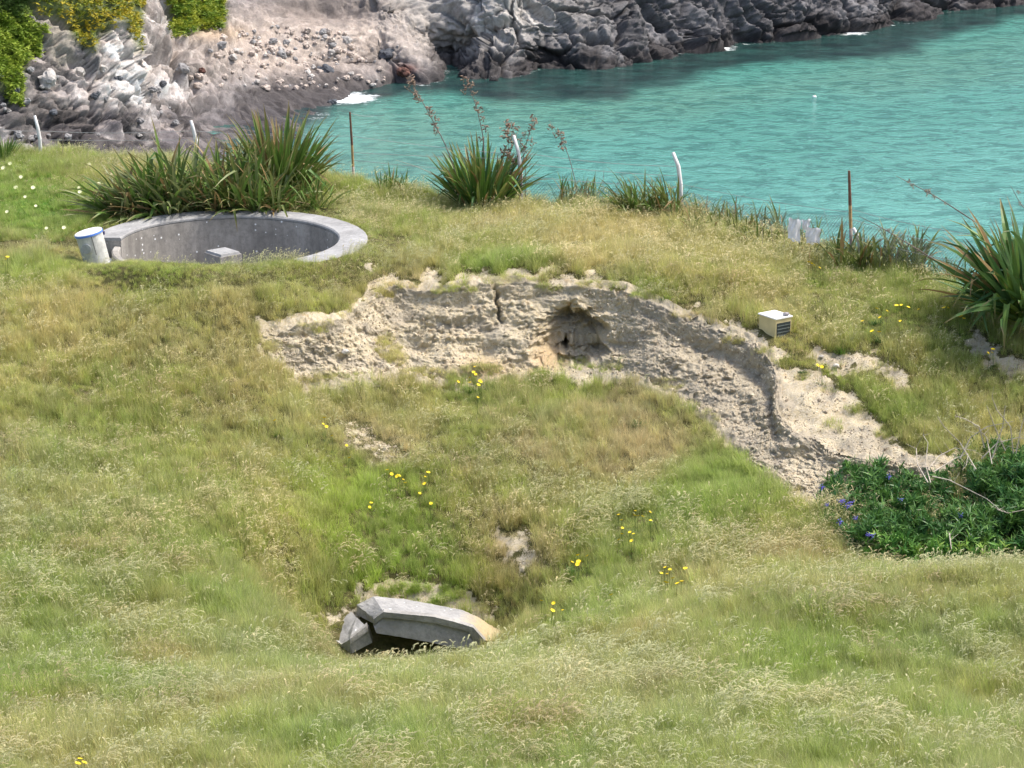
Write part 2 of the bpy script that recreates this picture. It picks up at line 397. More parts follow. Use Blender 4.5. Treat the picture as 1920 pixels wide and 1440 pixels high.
F1, f1, f2, cid = facet(wxx*.9, y*.9, wzz*1.3, 3); F2, g1, g2, gid = facet(wxx*2.7, y*2.7, wzz*3.4, 13); F3, h1, h2, hid = facet(x*8, y*8, z*9, 23)
rough_ = .55 + .45*sstep(-.2, .35, fbm(x*.7, y*.7, z*.9, 3, 48)) + .05*sstep(1180, 1300, proj(x, y, z)[0])
disp = fbm(x*.55, y*.55, z*.7, 4, 41)*.40 + F1*.16 + (F2*.16 + F3*.055 + fbm(x*5, y*5, z*7, 4, 47)*.12)*rough_
strat = fbm(x*.5, y*.5, z*6, 3, 49); disp = disp + strat*.10 - (1-sstep(0, .10, g2-g1))*.06*rough_
# undercut below the lip on the shaded right-hand part, ledges
UB, VB = proj(x, y, z)
und = np.exp(-((T2-.30)/.12)**2)*sstep(1180, 1320, UB)*(1-sstep(1440, 1470, UB))
disp = disp - und*.28 + np.exp(-((T2-.10)/.08)**2)*sstep(1180, 1320, UB)*.12
ledge = np.exp(-(((UB-845)/60)**2)) * (np.exp(-((T2-.28)/.07)**2)*.22 - np.exp(-((T2-.42)/.08)**2)*.22)
disp = disp + ledge
hol = np.exp(-(((UB-905)/38)**2+((VB-662)/20)**2)); disp = disp - hol*.35
hol = np.exp(-(((UB-640)/12)**2+((VB-672)/8)**2)); disp = disp - hol*.3
crk = np.exp(-((UB-(928 + (VB-540)*.12 + fbm(VB*.06, VB*0, oct=3)*12))/3.2)**2)*(1-sstep(590, 615, VB))*sstep(520, 535, VB); disp = disp - crk*.45
PT2 = PT + nrm*(disp*env)[..., None]
# the cave: push the wall in (away from the camera) under an arch
ca = ((UB-1070)/(76 + fbm(VB*.05, UB*.03, oct=3, k=3)*10)); cb = (VB-652)/np.where(VB < 652, 80, 62)
cave = 1 - sstep(.58, 1.04, np.sqrt(ca**2+cb**2) + fbm(UB*.045, VB*.05, oct=4, k=8)*.24)
PT2[..., 1] += cave*(1.45 + F2*.4 + fbm(x*4, y*4, z*4, 3, 88)*.3); PT2[..., 0] += cave*.25*(UB < 1068)
PT2[..., 2] += cave*.12*np.sign(652-VB)
hole = 1-sstep(.6, 1.1, np.sqrt(((UB-1050)/9)**2+((VB-664)/12)**2)+fbm(UB*.1, VB*.1, oct=3, k=81)*.3); PT2[..., 1] += hole*1.6
rim = np.exp(-((np.sqrt(ca**2+cb**2)-1.12)/.12)**2)*(VB < 665)*(env > .3); PT2[..., 1] -= rim*.07
bmh = grid_mesh('eroded_bank', PT2.reshape(-1, 3), NU, NV, smooth=False)
set_attr(bmh, 'clay', np.clip(sstep(.35, .95, T2)*(hol*0 + np.exp(-(((UB-905)/50)**2+((VB-690)/25)**2)) + np.exp(-(((UB-1020)/28)**2+((VB-672)/35)**2))), 0, 1))
set_attr(bmh, 'shade_grey', sstep(1080, 1280, UB)*(1-sstep(1430, 1560, UB))*.75 + .55*np.exp(-((T2-.0)/.08)**2))  # shading of the right arm painted in as grey, plus a grey lip line
m = MT('eroded_earth'); c, b = soil_nodes(m)
c = m.mix(m.math('MULTIPLY', m.attr('shade_grey', out='Fac'), .55), c, (.33, .29, .235))
c = m.mix(m.math('MULTIPLY', m.attr('clay', out='Fac'), .7), c, (.55, .38, .20))
m_soil = m.fin(c, .97, b, .08)
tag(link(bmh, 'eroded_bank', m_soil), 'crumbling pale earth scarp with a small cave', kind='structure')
# ================================================================== WATER
def cs(a, b, st, lo, hi): return np.concatenate([lo, np.arange(a, b, st), hi])
wx = cs(-40, 75, .5, np.array([-2500, -800, -300, -120, -70]), np.array([75, 90, 130, 300, 800, 2500])); wy = cs(140, 300, .45, np.array([-300, 60, 110, 130]), np.array([300, 330, 420, 700, 1500, 4500]))
WX, WY = np.meshgrid(wx, wy, indexing='ij'); WU, WV = proj(WX, WY, WX*0)
SHORE = [(-900,600),(-400,460),(0,390),(250,360),(430,335),(520,290),(575,245),(612,205),(660,170),(740,152),(800,160),(826,150),(828,122),(856,118),(866,148),(920,156),(985,140),
         (1010,128),(1106,132),(1219,114),(1294,98),(1390,84),(1462,76),(1575,64),(1650,49),(1725,41),(1762,23),(1850,14),(1920,8),(2100,-15),(2400,-50)]
def seapt(u, v):
    d = P(u, v, 1.0); k = H/(H-d.z); return (d.x*k, k)
SH = [seapt(*s) for s in SHORE]
REEFP = [seapt(u, v) for u, v in [(400,340),(540,300),(600,252),(650,235),(700,215),(760,205),(830,185),(900,185),(960,188),(1040,188),(1140,185),(1200,170),(1290,158),(1350,150),(1462,126),(1600,108),(1700,97),(1800,72),(1920,45),(2200,5),(2400,-40),(2300,-60),(1900,-20),(1500,30),(1200,80),(900,100),(700,120),(400,220)]]
GREENP = [seapt(u, v) for u, v in [(600,190),(700,205),(900,190),(1200,170),(1500,135),(1700,100),(1920,60),(1920,150),(1500,190),(1200,215),(900,300),(700,340),(560,320)]]
nz = fbm(WX*.16, WY*.07, oct=4, k=61)
reef = sstep(-1.2, 4.0, poly_sd(WX, WY, REEFP) + nz*5)
pale = sstep(-6, 6, poly_sd(WX, WY, GREENP) + nz*6)
sd = np.abs(poly_sd(WX, WY, SH + [(SH[-1][0]+200, 900), (-400, 900)]))
FO = [(645,184,85,15,1.25),(1345,89,50,9,1.2),(1275,98,22,5,.5),(840,135,18,10,.55),(840,118,16,4,.9),(1075,124,26,6,.75),(1600,62,45,7,1.0),(1730,40,24,4,.5),(1165,128,16,5,.6),(1030,128,20,5,.4),(1460,74,22,4,.5),(890,160,30,6,.3),(590,195,20,8,.6),(1640,52,14,4,.6),(1870,10,30,4,.6),(1400,78,25,4,.4)]
foam = np.zeros_like(WX)
for (u, v, a, b, s) in FO: foam = np.maximum(foam, s*np.exp(-(((WU-u)/a)**2+((WV-v)/b)**2)*1.1))
foam = np.maximum(foam, (.50 + .35*fbm(WX*.25, WY*.25, oct=3, k=66))*np.exp(-(np.maximum(sd-.2, 0)/.9)**2))
foam = np.where((WX > -60) & (WX < 80) & (WY > 150) & (WY < 300), foam, 0)
reef = np.where((WY > 130) & (WY < 400), reef, 0)
wm = grid_mesh('sea_water', np.stack([WX, WY, WX*0], -1).reshape(-1, 3), len(wx), len(wy))
set_attr(wm, 'reef', reef); set_attr(wm, 'foam', foam); set_attr(wm, 'pale', pale)
m = MT('sea'); pos = m.pos()
sc = m.n('ShaderNodeMapping', {'Scale': (.62, .80, 1), 'Rotation': (0, 0, math.radians(-14))}); m.t.links.new(pos, sc.inputs[0]); sv = sc.outputs[0]
big = m.noise(.055, 3, .5, sv); n1 = m.noise(.70, 6, .66, sv, .5); n2 = m.noise(2.6, 5, .62, sv, .3); n3 = m.noise(5, 3, .6, sv)
c = m.mix(m.ramp(big, [(.35, 0.0), (.65, 1.0)]), (.064, .215, .170), (.090, .265, .218))
c = m.mix(m.math('MULTIPLY', m.attr('pale', out='Fac'), .6), c, (.090, .205, .150))
c = m.mix(m.ramp(n1, [(.43, .65), (.51, 0.0)]), c, (.028, .115, .095))  # dark sides of the ripples painted into the water colour
c = m.mix(m.ramp(n2, [(.56, 0.0), (.66, .5)]), c, (.17, .36, .33))  # ripple highlights painted into the water colour
rf = m.math('MULTIPLY', m.attr('reef', out='Fac'), m.ramp(m.noise(.5, 4, .6, sv), [(.25, .7), (.7, 1.0)]))
c = m.mix(rf, c, m.ramp(m.noise(.8, 5, .6), [(.35, (.006, .016, .018)), (.7, (.018, .034, .034))]))
h = m.math('ADD', m.math('MULTIPLY', n1, 1.0), m.math('ADD', m.math('MULTIPLY', n2, .32), m.math('MULTIPLY', n3, .08)))
b = m.bump(h, 1.0, .30)
fn = m.noise(1.6, 9, .8, sv); fm = m.math('SUBTRACT', m.math('ADD', m.math('MULTIPLY', m.attr('foam', out='Fac'), .50), m.math('MULTIPLY', fn, 1.3)), .98)
fm = m.math('MULTIPLY', m.math('MAXIMUM', fm, 0.0), 5.0); fm = m.math('MINIMUM', fm, 1.0)
c = m.mix(fm, c, (.85, .88, .88))
rgh = m.math('ADD', .12, m.math('MULTIPLY', fm, .6))
m_sea = m.fin(c, rgh, b, .36); m.b.inputs['IOR'].default_value = 1.33
tag(link(wm, 'sea_water', m_sea), 'turquoise sea inlet with wind ripples and foam at the rocks', kind='structure')
sbm = MB(); sbm.box((0, 1000, -9), (6000, 8000, 1)); tag(sbm.build('seabed', flat_mat('seabed_sand', (.2, .2, .15))), 'sandy sea bed', kind='structure')
# ================================================================== FAR SHORE
SHR = np.array(SH); 
# resample the coast line
seg = np.hypot(*np.diff(SHR, axis=0).T); cum = np.concatenate([[0], np.cumsum(seg)])
NC = 1150; ss_ = np.concatenate([np.linspace(0, cum[2], 60, endpoint=False), np.linspace(cum[2], cum[-2], NC-90), np.linspace(cum[-2], cum[-1], 31)[1:]])
NC = len(ss_)
CXs = np.interp(ss_, cum, SHR[:, 0]); CYs = np.interp(ss_, cum, SHR[:, 1]); CUs = np.interp(ss_, cum, [s[0] for s in SHORE])
# how steep each part of the coast climbs (metres back per metre up)
back = np.interp(CUs, [-900, 0, 250, 400, 470, 560, 640, 760, 850, 1000, 1250, 1500, 1800, 2400], [.9, .85, 1.0, 1.3, 1.7, 1.7, 1.6, 1.3, .8, .55, .5, .45, .5, .6])
plat = np.interp(CUs, [-900, 0, 250, 400, 470, 560, 640, 740, 830, 900, 1000, 1250, 2400], [1, 3.5, 6.0, 8.5, 8.5, 6.5, 4.0, 2.2, .8, 1.0, .4, .2, .2])   # low wave-cut ledge
def sm(a, k):
    return np.convolve(np.pad(a, k, 'edge'), np.ones(2*k+1)/(2*k+1), 'valid')
tx = sm(np.gradient(CXs), 40); ty = sm(np.gradient(CYs), 40); ln = np.hypot(tx, ty); bxn, byn = -ty/ln, tx/ln
# rotate the inland normal mostly away from the camera so that rows never cross
bxn = bxn*.35; byn = np.maximum(byn, .3); ln = np.hypot(bxn, byn); bxn /= ln; byn /= ln
SX, SY = sm(CXs, 3), sm(CYs, 3)
SXs, SYs = sm(CXs, 60), sm(CYs, 60)
hz = np.concatenate([np.linspace(-2.5, -.2, 5), np.linspace(0, 13.5, 170), [14.2, 15, 15.5, 16, 17, 18]])
NH = len(hz); RK = np.zeros((NC, NH, 3))
for j, h in enumerate(hz):
    b0 = back*max(h, 0)**1.0 + plat*sstep(0, .9, h)
    if h < 0: b0 = b0*0 + h*.9
    if h > 13.5: b0 = b0 + (h-13.5)**2*9
    k = sstep(.3, 4, h)
    RK[:, j, 0] = SX*(1-k)+SXs*k + bxn*b0; RK[:, j, 1] = SY*(1-k)+SYs*k + byn*b0; RK[:, j, 2] = h
x, y, z = RK[..., 0], RK[..., 1], RK[..., 2]
RU, RV = proj(x, y, z)
du = np.gradient(RK, axis=0); dv = np.gradient(RK, axis=1); nr = np.cross(du, dv); nr /= np.linalg.norm(nr, axis=2, keepdims=True)+1e-9
nr *= np.sign(-nr[..., 1:2] + .4*nr[..., 2:3])
hard = sstep(760, 900, RU)
wa, wb = x+fbm(x*.25, y*.25, z*.25, 3, 91)*.9, z+fbm(x*.25+9, y*.25, z*.25, 3, 92)*.8
F1, f1, f2, cid = facet(wa*.17+wb*.10, y*.17, wb*.20, 101); F2, g1, g2, gid = facet(wa*.50 + wb*.25, y*.5, wb*.6, 111); F3, h1, h2, hid = facet(x*1.6, y*1.6, z*1.9, 121)
big_ = F1*2.0 + (.5-f1)*.7 - (1-sstep(0, .07, f2-f1))*1.0
mid_ = F2*.85 - (1-sstep(0, .06, g2-g1))*.35
sml_ = F3*.42 + fbm(x*2.2, y*2.2, z*2.2, 4, 131)*.28
scree = np.exp(-(((RU-590)/150)**2+((RV-85)/60)**2)) ; scree = np.clip(scree*1.5, 0, 1)
leftr = 1-sstep(330, 480, RU)
dsp = (big_*(.25+.75*np.maximum(hard, leftr*.75)) + mid_*(.35+.65*np.maximum(hard, leftr*1.5)) + sml_)*(1-.45*scree) + fbm(x*.08, y*.08, z*.08, 3, 141)*1.4
dsp = dsp*sstep(-2.0, .6, z)*(1-.55*leftr*(1-sstep(1.5, 3.5, z)))
# overhang shadow near the top middle
ov = np.exp(-(((RU-610)/110)**2+((RV-15)/24)**2)); dsp = dsp - ov*1.6
cvv = np.exp(-(((RU-318)/16)**2+((RV-42)/22)**2)); dsp = dsp - cvv*2.4
cvv2 = np.exp(-(((RU-372)/26)**2+((RV-195)/10)**2)); dsp = dsp - cvv2*1.2
RK2 = RK + nr*dsp[..., None]
rm = grid_mesh('rocky_shore', RK2.reshape(-1, 3), NC, NH, smooth=False)
x, y, z = RK2[..., 0], RK2[..., 1], RK2[..., 2]; RU, RV = proj(x, y, z)
# rock colours: pale weathered stone at left, beige scree, white-veined stone, blue-grey blocks at right, dark wet foot
def blob(u, v, a, b): return np.exp(-(((RU-u)/a)**2+((RV-v)/b)**2))
n_a = fbm(x*.6, y*.6, z*.6, 5, 151); n_b = fbm(x*2.2, y*2.2, z*2.2, 4, 161); n_c = fbm(x*.18, y*.18, z*.18, 3, 171)
def mixc(c, d, k): return c*(1-k[..., None]) + np.array(d)*k[..., None]
C = np.zeros(x.shape + (3,)) + np.array((.16, .16, .17))
C = mixc(C, (.21, .215, .235), sstep(-.2, .4, n_a)*.8)
C = mixc(C, (.33, .33, .34), sstep(.1, .5, n_b + n_c*.5)*.45)
pz = np.clip(blob(880, 10, 190, 95)*1.5 + n_a*.35, 0, 1)
C = mixc(C, (.47, .46, .43), pz*.85)
strk = sstep(.25, .6, fbm(x*2.2 + z*1.2, y*.7, z*.5, 4, 181)); C = mixc(C, (.70, .69, .65), strk*pz*.8)
C = mixc(C, (.46, .42, .385), leftr*np.clip(.75+n_a*.9, 0, 1))
C = mixc(C, (.68, .67, .65), leftr*sstep(.0, .45, n_b*.6+n_c*.8)*.8)
C = mixc(C, (.14, .125, .12), leftr*sstep(.12, .5, n_a*.8-n_c*.7)*.75)
C = mixc(C, (.70, .70, .68), np.clip(blob(240, 170, 45, 55)*1.5, 0, 1)*np.clip(.6+n_b, 0, 1))
scb = np.clip(blob(560, 80, 190, 62)*1.7, 0, 1)
C = mixc(C, (.47, .405, .345), scb*.9)
C = mixc(C, (.62, .56, .50), scb*sstep(0, .4, n_b)*.7)
C = mixc(C, (.22, .20, .185), scb*sstep(.0, .35, n_a)*.7); C = mixc(C, (.33, .29, .26), scb*sstep(.0, .3, fbm(x*5, y*5, z*5, 3, 188))*.6)
C = mixc(C, (.52, .40, .27), np.clip(blob(400, 62, 60, 14)*1.2, 0, 1)*.7)
C = mixc(C, (.20, .175, .16), np.clip(blob(610, 14, 120, 26)*1.5, 0, 1)*.8)  # shade beneath the top overhang painted into the rock colour
# dark wet foot and wave-cut ledge
wet = 1-sstep(.7, 2.1, z + n_a*1.1 + n_c*.8); C = mixc(C, (.055, .050, .050), wet*.85*(RU > 440))
ldg = np.clip(2.0*np.exp(-(((RU-300)/230)**2+((RV-248)/46)**2)), 0, 1)*(.55+.45*sstep(-.3, .2, n_a)); C = mixc(C, (.085, .08, .085), ldg*.93)
C = mixc(C, (.10, .035, .03), np.clip(blob(760, 128, 22, 10)*1.2, 0, 1)*.8)
C = mixc(C, (.30, .27, .25), ldg*sstep(.1, .35, fbm(x*.4, y*.4, z*5, 3, 199))*.7)
C = C*(.86 + .28*_h((hid*9999).astype(np.int64), 1, 2, 3))[..., None]
blk_ = np.maximum(leftr*1.0, hard*.45)*(1-scb)
C = C*(1 + blk_*((.45 + 1.1*_h((gid*9999).astype(np.int64), 5, 6, 7)) - 1))[..., None]
C = C*(1 - .55*(1-sstep(.0, .10, g2-g1))*blk_)[..., None]
VEG = [([(-60,20),(40,25),(78,60),(72,95),(50,110),(40,150),(45,185),(20,190),(-5,150),(-60,190)], 'green mat of ice plant hanging over the rocks at the far left'),
       ([(85,-40),(262,-40),(268,30),(262,60),(266,95),(250,70),(240,40),(215,35),(205,60),(185,60),(178,95),(160,90),(140,70),(120,40),(60,20)], 'yellow green ice plant draped over the grey bluff'),
       ([(322,-40),(415,-40),(422,30),(420,52),(395,50),(350,62),(328,62),(318,30)], 'ice plant clump hanging beside the dark cleft in the cliff'),
       ([(-60,-60),(85,-60),(60,20),(40,24),(-60,18)], 'soft green grass and ice plant along the top left of the cliff')]
C = np.clip(C*np.array((.92, .88, .86))*(1-.34*hard*(1-.7*pz))[..., None], .02, .60)
for poly_, _l in VEG: C = mixc(C, (.10, .13, .03), sstep(-12, 6, poly_sd(RU, RV, poly_))*.9)
gm = sstep(-8, 8, poly_sd(RU, RV, [(60,15),(120,45),(140,75),(135,120),(110,125),(85,90),(78,55)])); C = mixc(C, (.30, .27, .22), gm*.8)
topg = sstep(12.5, 14, z); C = mixc(C, (.12, .14, .05), topg)
set_attr(rm, 'rock', C, 'FLOAT_COLOR')
m = MT('shore_rock'); n2 = m.noise(3.5, 8, .7); n3 = m.noise(14, 5, .7)
c = m.mix(.75, m.attr('rock'), m.ramp(n2, [(.3, .38), (.5, .50), (.72, .70)]), 'OVERLAY')
c = m.mix(m.ramp(n3, [(.3, .5), (.42, 0.0)]), c, (.06, .055, .055))
b = m.bump(n2, .8, .16); b = m.bump(n3, .6, .05, b)
m_rock = m.fin(c, .9, b, .25)
tag(link(rm, 'rocky_shore', m_rock), 'rocky shore and low cliffs across the inlet', kind='structure')
lb = MB(); lb.box((0, 2300, 6), (5000, 3800, 20)); tag(lb.build('far_land', flat_mat('far_grass', (.12, .14, .06))), 'grassy land behind the far shore', kind='structure')
# ================================================================== GRASS
def blade(mb, base, az, L, wd, bend, tilt, seg=3, a0=0.0, a1=1.0, tw=0.0):
    """one tapered blade, leaning to az"""
    dx, dy = math.cos(az), math.sin(az); sx, sy = -math.sin(az+tw), math.cos(az+tw)
    p = Vector(base); th = tilt; vs = []; st = L/seg
    for i in range(seg+1):
        t = i/seg; wv = wd*(1-t**1.6)*.5
        if i < seg:
            vs += [(p.x+sx*wv, p.y+sy*wv, p.z), (p.x-sx*wv, p.y-sy*wv, p.z)]
        else: vs += [tuple(p)]
        th2 = th + bend*(t+.5/seg)
        p = p + Vector((dx*math.sin(th2), dy*math.sin(th2), math.cos(th2)))*st
    fs = [(2*i, 2*i+1, 2*i+3, 2*i+2) for i in range(seg-1)] + [(2*seg-2, 2*seg-1, 2*seg)]
    n = len(mb.v); mb.v += vs; mb.f += [tuple(q+n for q in f) for f in fs]
    mb.a += [a0+(a1-a0)*(i//2)/seg for i in range(len(vs))]
R = random.Random(5)
WIND = -.15
def g_az(spread): return WIND + R.gauss(0, spread)
def clump_leafy(n, L, rad, wd=.010):
    mb = MB()
    for _ in range(n):
        r = rad*math.sqrt(R.random()); a = R.uniform(0, 6.283)
        blade(mb, (r*math.cos(a), r*math.sin(a), -.03), R.uniform(0, 6.283), L*R.uniform(.5, 1.1), wd*R.uniform(.7, 1.3), R.uniform(.3, 1.5), R.uniform(.0, .5), 3, 0, .55, R.uniform(-.5, .5))
    return mb
def clump_seed(n, L, rad, head, dens, nl=10, hw=.011):
    """thin bleached stems with feathery heads that nod down-wind"""
    mb = clump_leafy(nl, L*.55, rad)
    for _ in range(n):
        r = rad*math.sqrt(R.random()); a = R.uniform(0, 6.283); az = g_az(.7); l = L*R.uniform(.65, 1.1)
        tilt = R.uniform(.0, .28); bend = R.uniform(.15, .75); p = Vector((r*math.cos(a), r*math.sin(a), 0)); d = Vector((math.cos(az), math.sin(az), 0))
        pts = [p]; th = tilt; k = 4
        for i in range(k):
            th += bend/k; pts.append(pts[-1] + (d*math.sin(th) + Vector((0, 0, math.cos(th))))*l/k)
        s = Vector((-d.y, d.x, 0))
        for i in range(k):
            q0, q1 = pts[i], pts[i+1]; wv = .0035
            mb.add([q0-s*wv, q0+s*wv, q1+s*wv, q1-s*wv], [(0, 1, 2, 3)]); 
            for z_ in range(4): mb.a[-1-z_] = .75
        # head
        hp = pts[-1]; hl = head*R.uniform(.7, 1.2)
        for i in range(dens):
            t = i/dens; th2 = th + t*.9; c = hp + (d*math.sin(th2) + Vector((0, 0, math.cos(th2))))*hl*t
            ga = R.uniform(0, 6.283); side = Vector((math.cos(ga), math.sin(ga), R.uniform(-.3, .6))) * hl*.10*(1-t*.6)
            dirn = (d*math.sin(th2+.2) + Vector((0, 0, math.cos(th2+.2))))*hl*.22
            w2 = s*hw*R.uniform(.6, 1.2)
            e = c + side
            mb.add([c, e-w2+dirn*.4, e+dirn*1.2, e+w2+dirn*.4], [(0, 1, 2, 3)])
            for z_ in range(4): mb.a[-1-z_] = 2.0
    return mb
def clump_mat(n, L, rad):
    mb = MB()
    for _ in range(n):
        r = rad*math.sqrt(R.random()); a = R.uniform(0, 6.283)
        blade(mb, (r*math.cos(a), r*math.sin(a), R.uniform(0, .08)), R.uniform(0, 6.283), L*R.uniform(.5, 1.1), .007*R.uniform(.7, 1.4), R.uniform(.2, 1.0), R.uniform(.7, 1.35), 3, .5, 1.2, R.uniform(-.5, .5))
    return mb
CLS = []
for i in range(3): CLS.append(clump_leafy(34, .36, .20, .011))            # 0-2 leafy
for i in range(3): CLS.append(clump_seed(4, .50, .18, .12, 4, 22, .014))        # 3-5 some heads
for i in range(3): CLS.append(clump_seed(8, .58, .20, .15, 6, 20, .017))       # 6-8 many heads
for i in range(2): CLS.append(clump_mat(34, .28, .20))             # 9-10 dead mat
for i in range(2): CLS.append(clump_seed(7, .64, .20, .20, 11, 12, .013))         # 11-12 feathery
for i in range(2): CLS.append(clump_leafy(34, .60, .16, .013))             # 13-14 long lush
def clump_tall(n, L, rad, wd):
    mb = MB()
    for _ in range(n):
        r = rad*math.sqrt(R.random()); a = R.uniform(0, 6.283)
        blade(mb, (r*math.cos(a), r*math.sin(a), -.03), R.uniform(0, 6.283), L*R.uniform(.5, 1.1), wd*R.uniform(.7, 1.3), R.uniform(.1, .9), R.uniform(.0, .30), 3, 0, R.choice((.3, .6, 1.6)), R.uniform(-.5, .5))
    return mb
for i in range(3): CLS.append(clump_tall(30, .66, .17, .012))    # 15-17 tall upright blades
def grass_material():
    m = MT('grass_blades'); col = m.attr('gcol', 'INSTANCER'); t = m.attr('tip', out='Fac'); sc_ = m.attr('scol', 'INSTANCER')
    dry = m.mix(m.math('MINIMUM', m.math('MULTIPLY', t, .45), .5), col, sc_)
    head = m.math('GREATER_THAN', t, 1.5)
    c = m.mix(head, dry, sc_)
    d = m.b; m.set(d, 'Base Color', c); m.set(d, 'Roughness', .6); d.inputs['Specular IOR Level'].default_value = .18
    tr = m.n('ShaderNodeBsdfTranslucent', {'Color': c}); mx = m.n('ShaderNodeMixShader', {0: .42})
    m.t.links.new(d.outputs[0], mx.inputs[1]); m.t.links.new(tr.outputs[0], mx.inputs[2]); m.t.links.new(mx.outputs[0], m.out.inputs[0])
    return m.m
M_GRASS = grass_material()
gcoll = bpy.data.collections.new('grass_clumps')
for i, mb in enumerate(CLS):
    me = mb.mesh('grass_clump', attr='tip'); me.materials.append(M_GRASS)
    o = bpy.data.objects.new('tuft_%02d' % i, me); gcoll.objects.link(o)
def scatter(name, P3, rot, scl, idx, gcol, scol, coll, label, cat):
    me = bpy.data.meshes.new(name); n = len(P3); me.vertices.add(n); me.vertices.foreach_set('co', np.asarray(P3, np.float32).ravel()); me.update()
    set_attr(me, 'rot', rot, 'FLOAT_VECTOR'); set_attr(me, 'scl', scl); set_attr(me, 'idx', idx, 'INT'); set_attr(me, 'gcol', gcol, 'FLOAT_COLOR'); set_attr(me, 'scol', scol, 'FLOAT_COLOR')
    o = bpy.data.objects.new(name, me); COL.objects.link(o)
    ng = bpy.data.node_groups.new('scatter_' + name, 'GeometryNodeTree'); ng.interface.new_socket('Geometry', in_out='INPUT', socket_type='NodeSocketGeometry'); ng.interface.new_socket('Geometry', in_out='OUTPUT', socket_type='NodeSocketGeometry')
    N = ng.nodes; L = ng.links; gi = N.new('NodeGroupInput'); go = N.new('NodeGroupOutput'); ip = N.new('GeometryNodeInstanceOnPoints')
    ci = N.new('GeometryNodeCollectionInfo'); ci.inputs[0].default_value = coll; ci.inputs['Separate Children'].default_value = True; ci.inputs['Reset Children'].default_value = True
    def na(nm, ty):
        q = N.new('GeometryNodeInputNamedAttribute'); q.data_type = ty; q.inputs[0].default_value = nm; return [s for s in q.outputs if s.enabled][0]
    er = N.new('FunctionNodeEulerToRotation')
    L.new(gi.outputs[0], ip.inputs['Points']); L.new(ci.outputs[0], ip.inputs['Instance']); ip.inputs['Pick Instance'].default_value = True
    L.new(na('idx', 'INT'), ip.inputs['Instance Index']); L.new(na('rot', 'FLOAT_VECTOR'), er.inputs[0]); L.new(er.outputs[0], ip.inputs['Rotation']); L.new(na('scl', 'FLOAT'), ip.inputs['Scale'])
    L.new(ip.outputs[0], go.inputs[0])
    md = o.modifiers.new('scatter', 'NODES'); md.node_group = ng
    return tag(o, label, cat, kind='stuff')
CLU = [([(890,688),(888,698),(892,702),(881,708),(881,717),(859,716),(897,722),(902,716),(900,714),(896,745)], 'yellow flowers under the earth bank near its middle', 'green'),
 ([(1160,965),(1165,975),(1191,958),(1190,966),(1197,967),(1205,968),(1219,960),(1220,976),(1167,990),(1181,998),(1188,1001),(1166,1001),(1184,1014),(1160,1012)], 'largest loose group of yellow flowers in the middle of the hollow', 'green'),
 ([(1083,1041),(1101,1042),(1085,1053),(1073,1054),(1083,1058)], 'five yellow flowers right of the bare earth patch in the hollow', 'dark'),
 ([(1015,1126),(1038,1131),(1036,1145),(1055,1144)], 'four yellow flowers low in the hollow right of the tilted slab', 'green'),
 ([(1247,1064),(1256,1068),(1285,1066),(1240,1075),(1251,1076),(1261,1084),(1278,1090),(1249,1092),(1270,1094)], 'tight yellow flower group just behind the foreground crest', 'green'),
 ([(726,881),(745,893),(748,892),(756,899),(760,905),(734,889)], 'small yellow flowers on the lime green slope left of the hollow', 'green'),
 ([(803,886),(797,894),(796,907),(787,925),(808,944)], 'scattered yellow flowers down the left side of the hollow', 'green'),
 ([(696,943),(693,951)], 'pair of yellow flowers on the bright green slope above the slab', 'green'),
 ([(1516,491),(1522,494),(1527,497),(1537,502)], 'yellow flowers near the plateau edge below the torn sheet', 'green'),
 ([(1644,578),(1663,583),(1650,595),(1617,602),(1635,621),(1648,622)], 'yellow flowers on a grey green plant left of the large flax', 'dark'),
 ([(1688,602),(1703,576),(1690,572),(1681,573),(1722,580)], 'yellow flowers in dry grass close left of the large flax', 'green'),
 ([(1770,577),(1778,577),(1800,594),(1807,597),(1803,592)], 'yellow flowers right at the foot of the large flax', 'green'),
 ([(1853,662),(1860,661),(1862,655)], 'three yellow flowers on the bare strip near the right edge', 'green'),
 ([(608,783),(612,800),(622,817),(606,795)], 'faint yellow flowers left of the hollow beside a grey patch', 'dark'),
 ([(650,835),(655,858),(515,788)], 'few tiny yellow flowers lower on the left slope', 'green'),
 ([(150,1423),(158,1430),(146,1432)], 'yellow flowers in the bottom left corner', 'green'),
 ([(1146,1115)], 'single yellow flower low in the hollow', 'green'), ([(1541,688),(1533,685)], 'two small yellow flowers on the bare ground below the cream box', 'green'), ([(14,482),(11,486)], 'small yellow flowers by the concrete kerb at the left edge', 'green')]
# --- where tufts stand
def sample_points(n, ybias):
    ys = Y0 + .5 + (edge_y(np.zeros(1))[0]*0 + 74)*RNG.random(n)
    xs = (RNG.random(n)*2-1)
    hw = 8.0 + ys*.205
    return xs*hw, ys, hw
NG = 125000
ys = 52.5 + 68*RNG.random(NG*2); hw = 3.2 + ys*.2; acc = RNG.random(NG*2) < hw/27.0
ys = ys[acc]; hw = hw[acc]; xs = (RNG.random(len(ys))*2-1)*hw
zs = gz(xs, ys); U, Vv = proj(xs, ys, zs)
bx_i = np.clip(((xs-X0)/ST).astype(int), 0, len(gx)-1); by_i = np.clip(((ys-Y0)/ST).astype(int), 0, len(gy)-1)
bm = bare[bx_i, by_i]
rp = np.hypot(xs-PIT.x, ys-PIT.y)
sdb = poly_sd(xs, ys, BPOLY)
ang = np.degrees(np.arctan2(ys-PIT.y, xs-PIT.x)) % 360
ok = (rp > np.where((ang > 184) & (ang < 308), RI+.12, RO-.03)) & (ys < edge_y(xs)+2.5) & (sdb < .05)
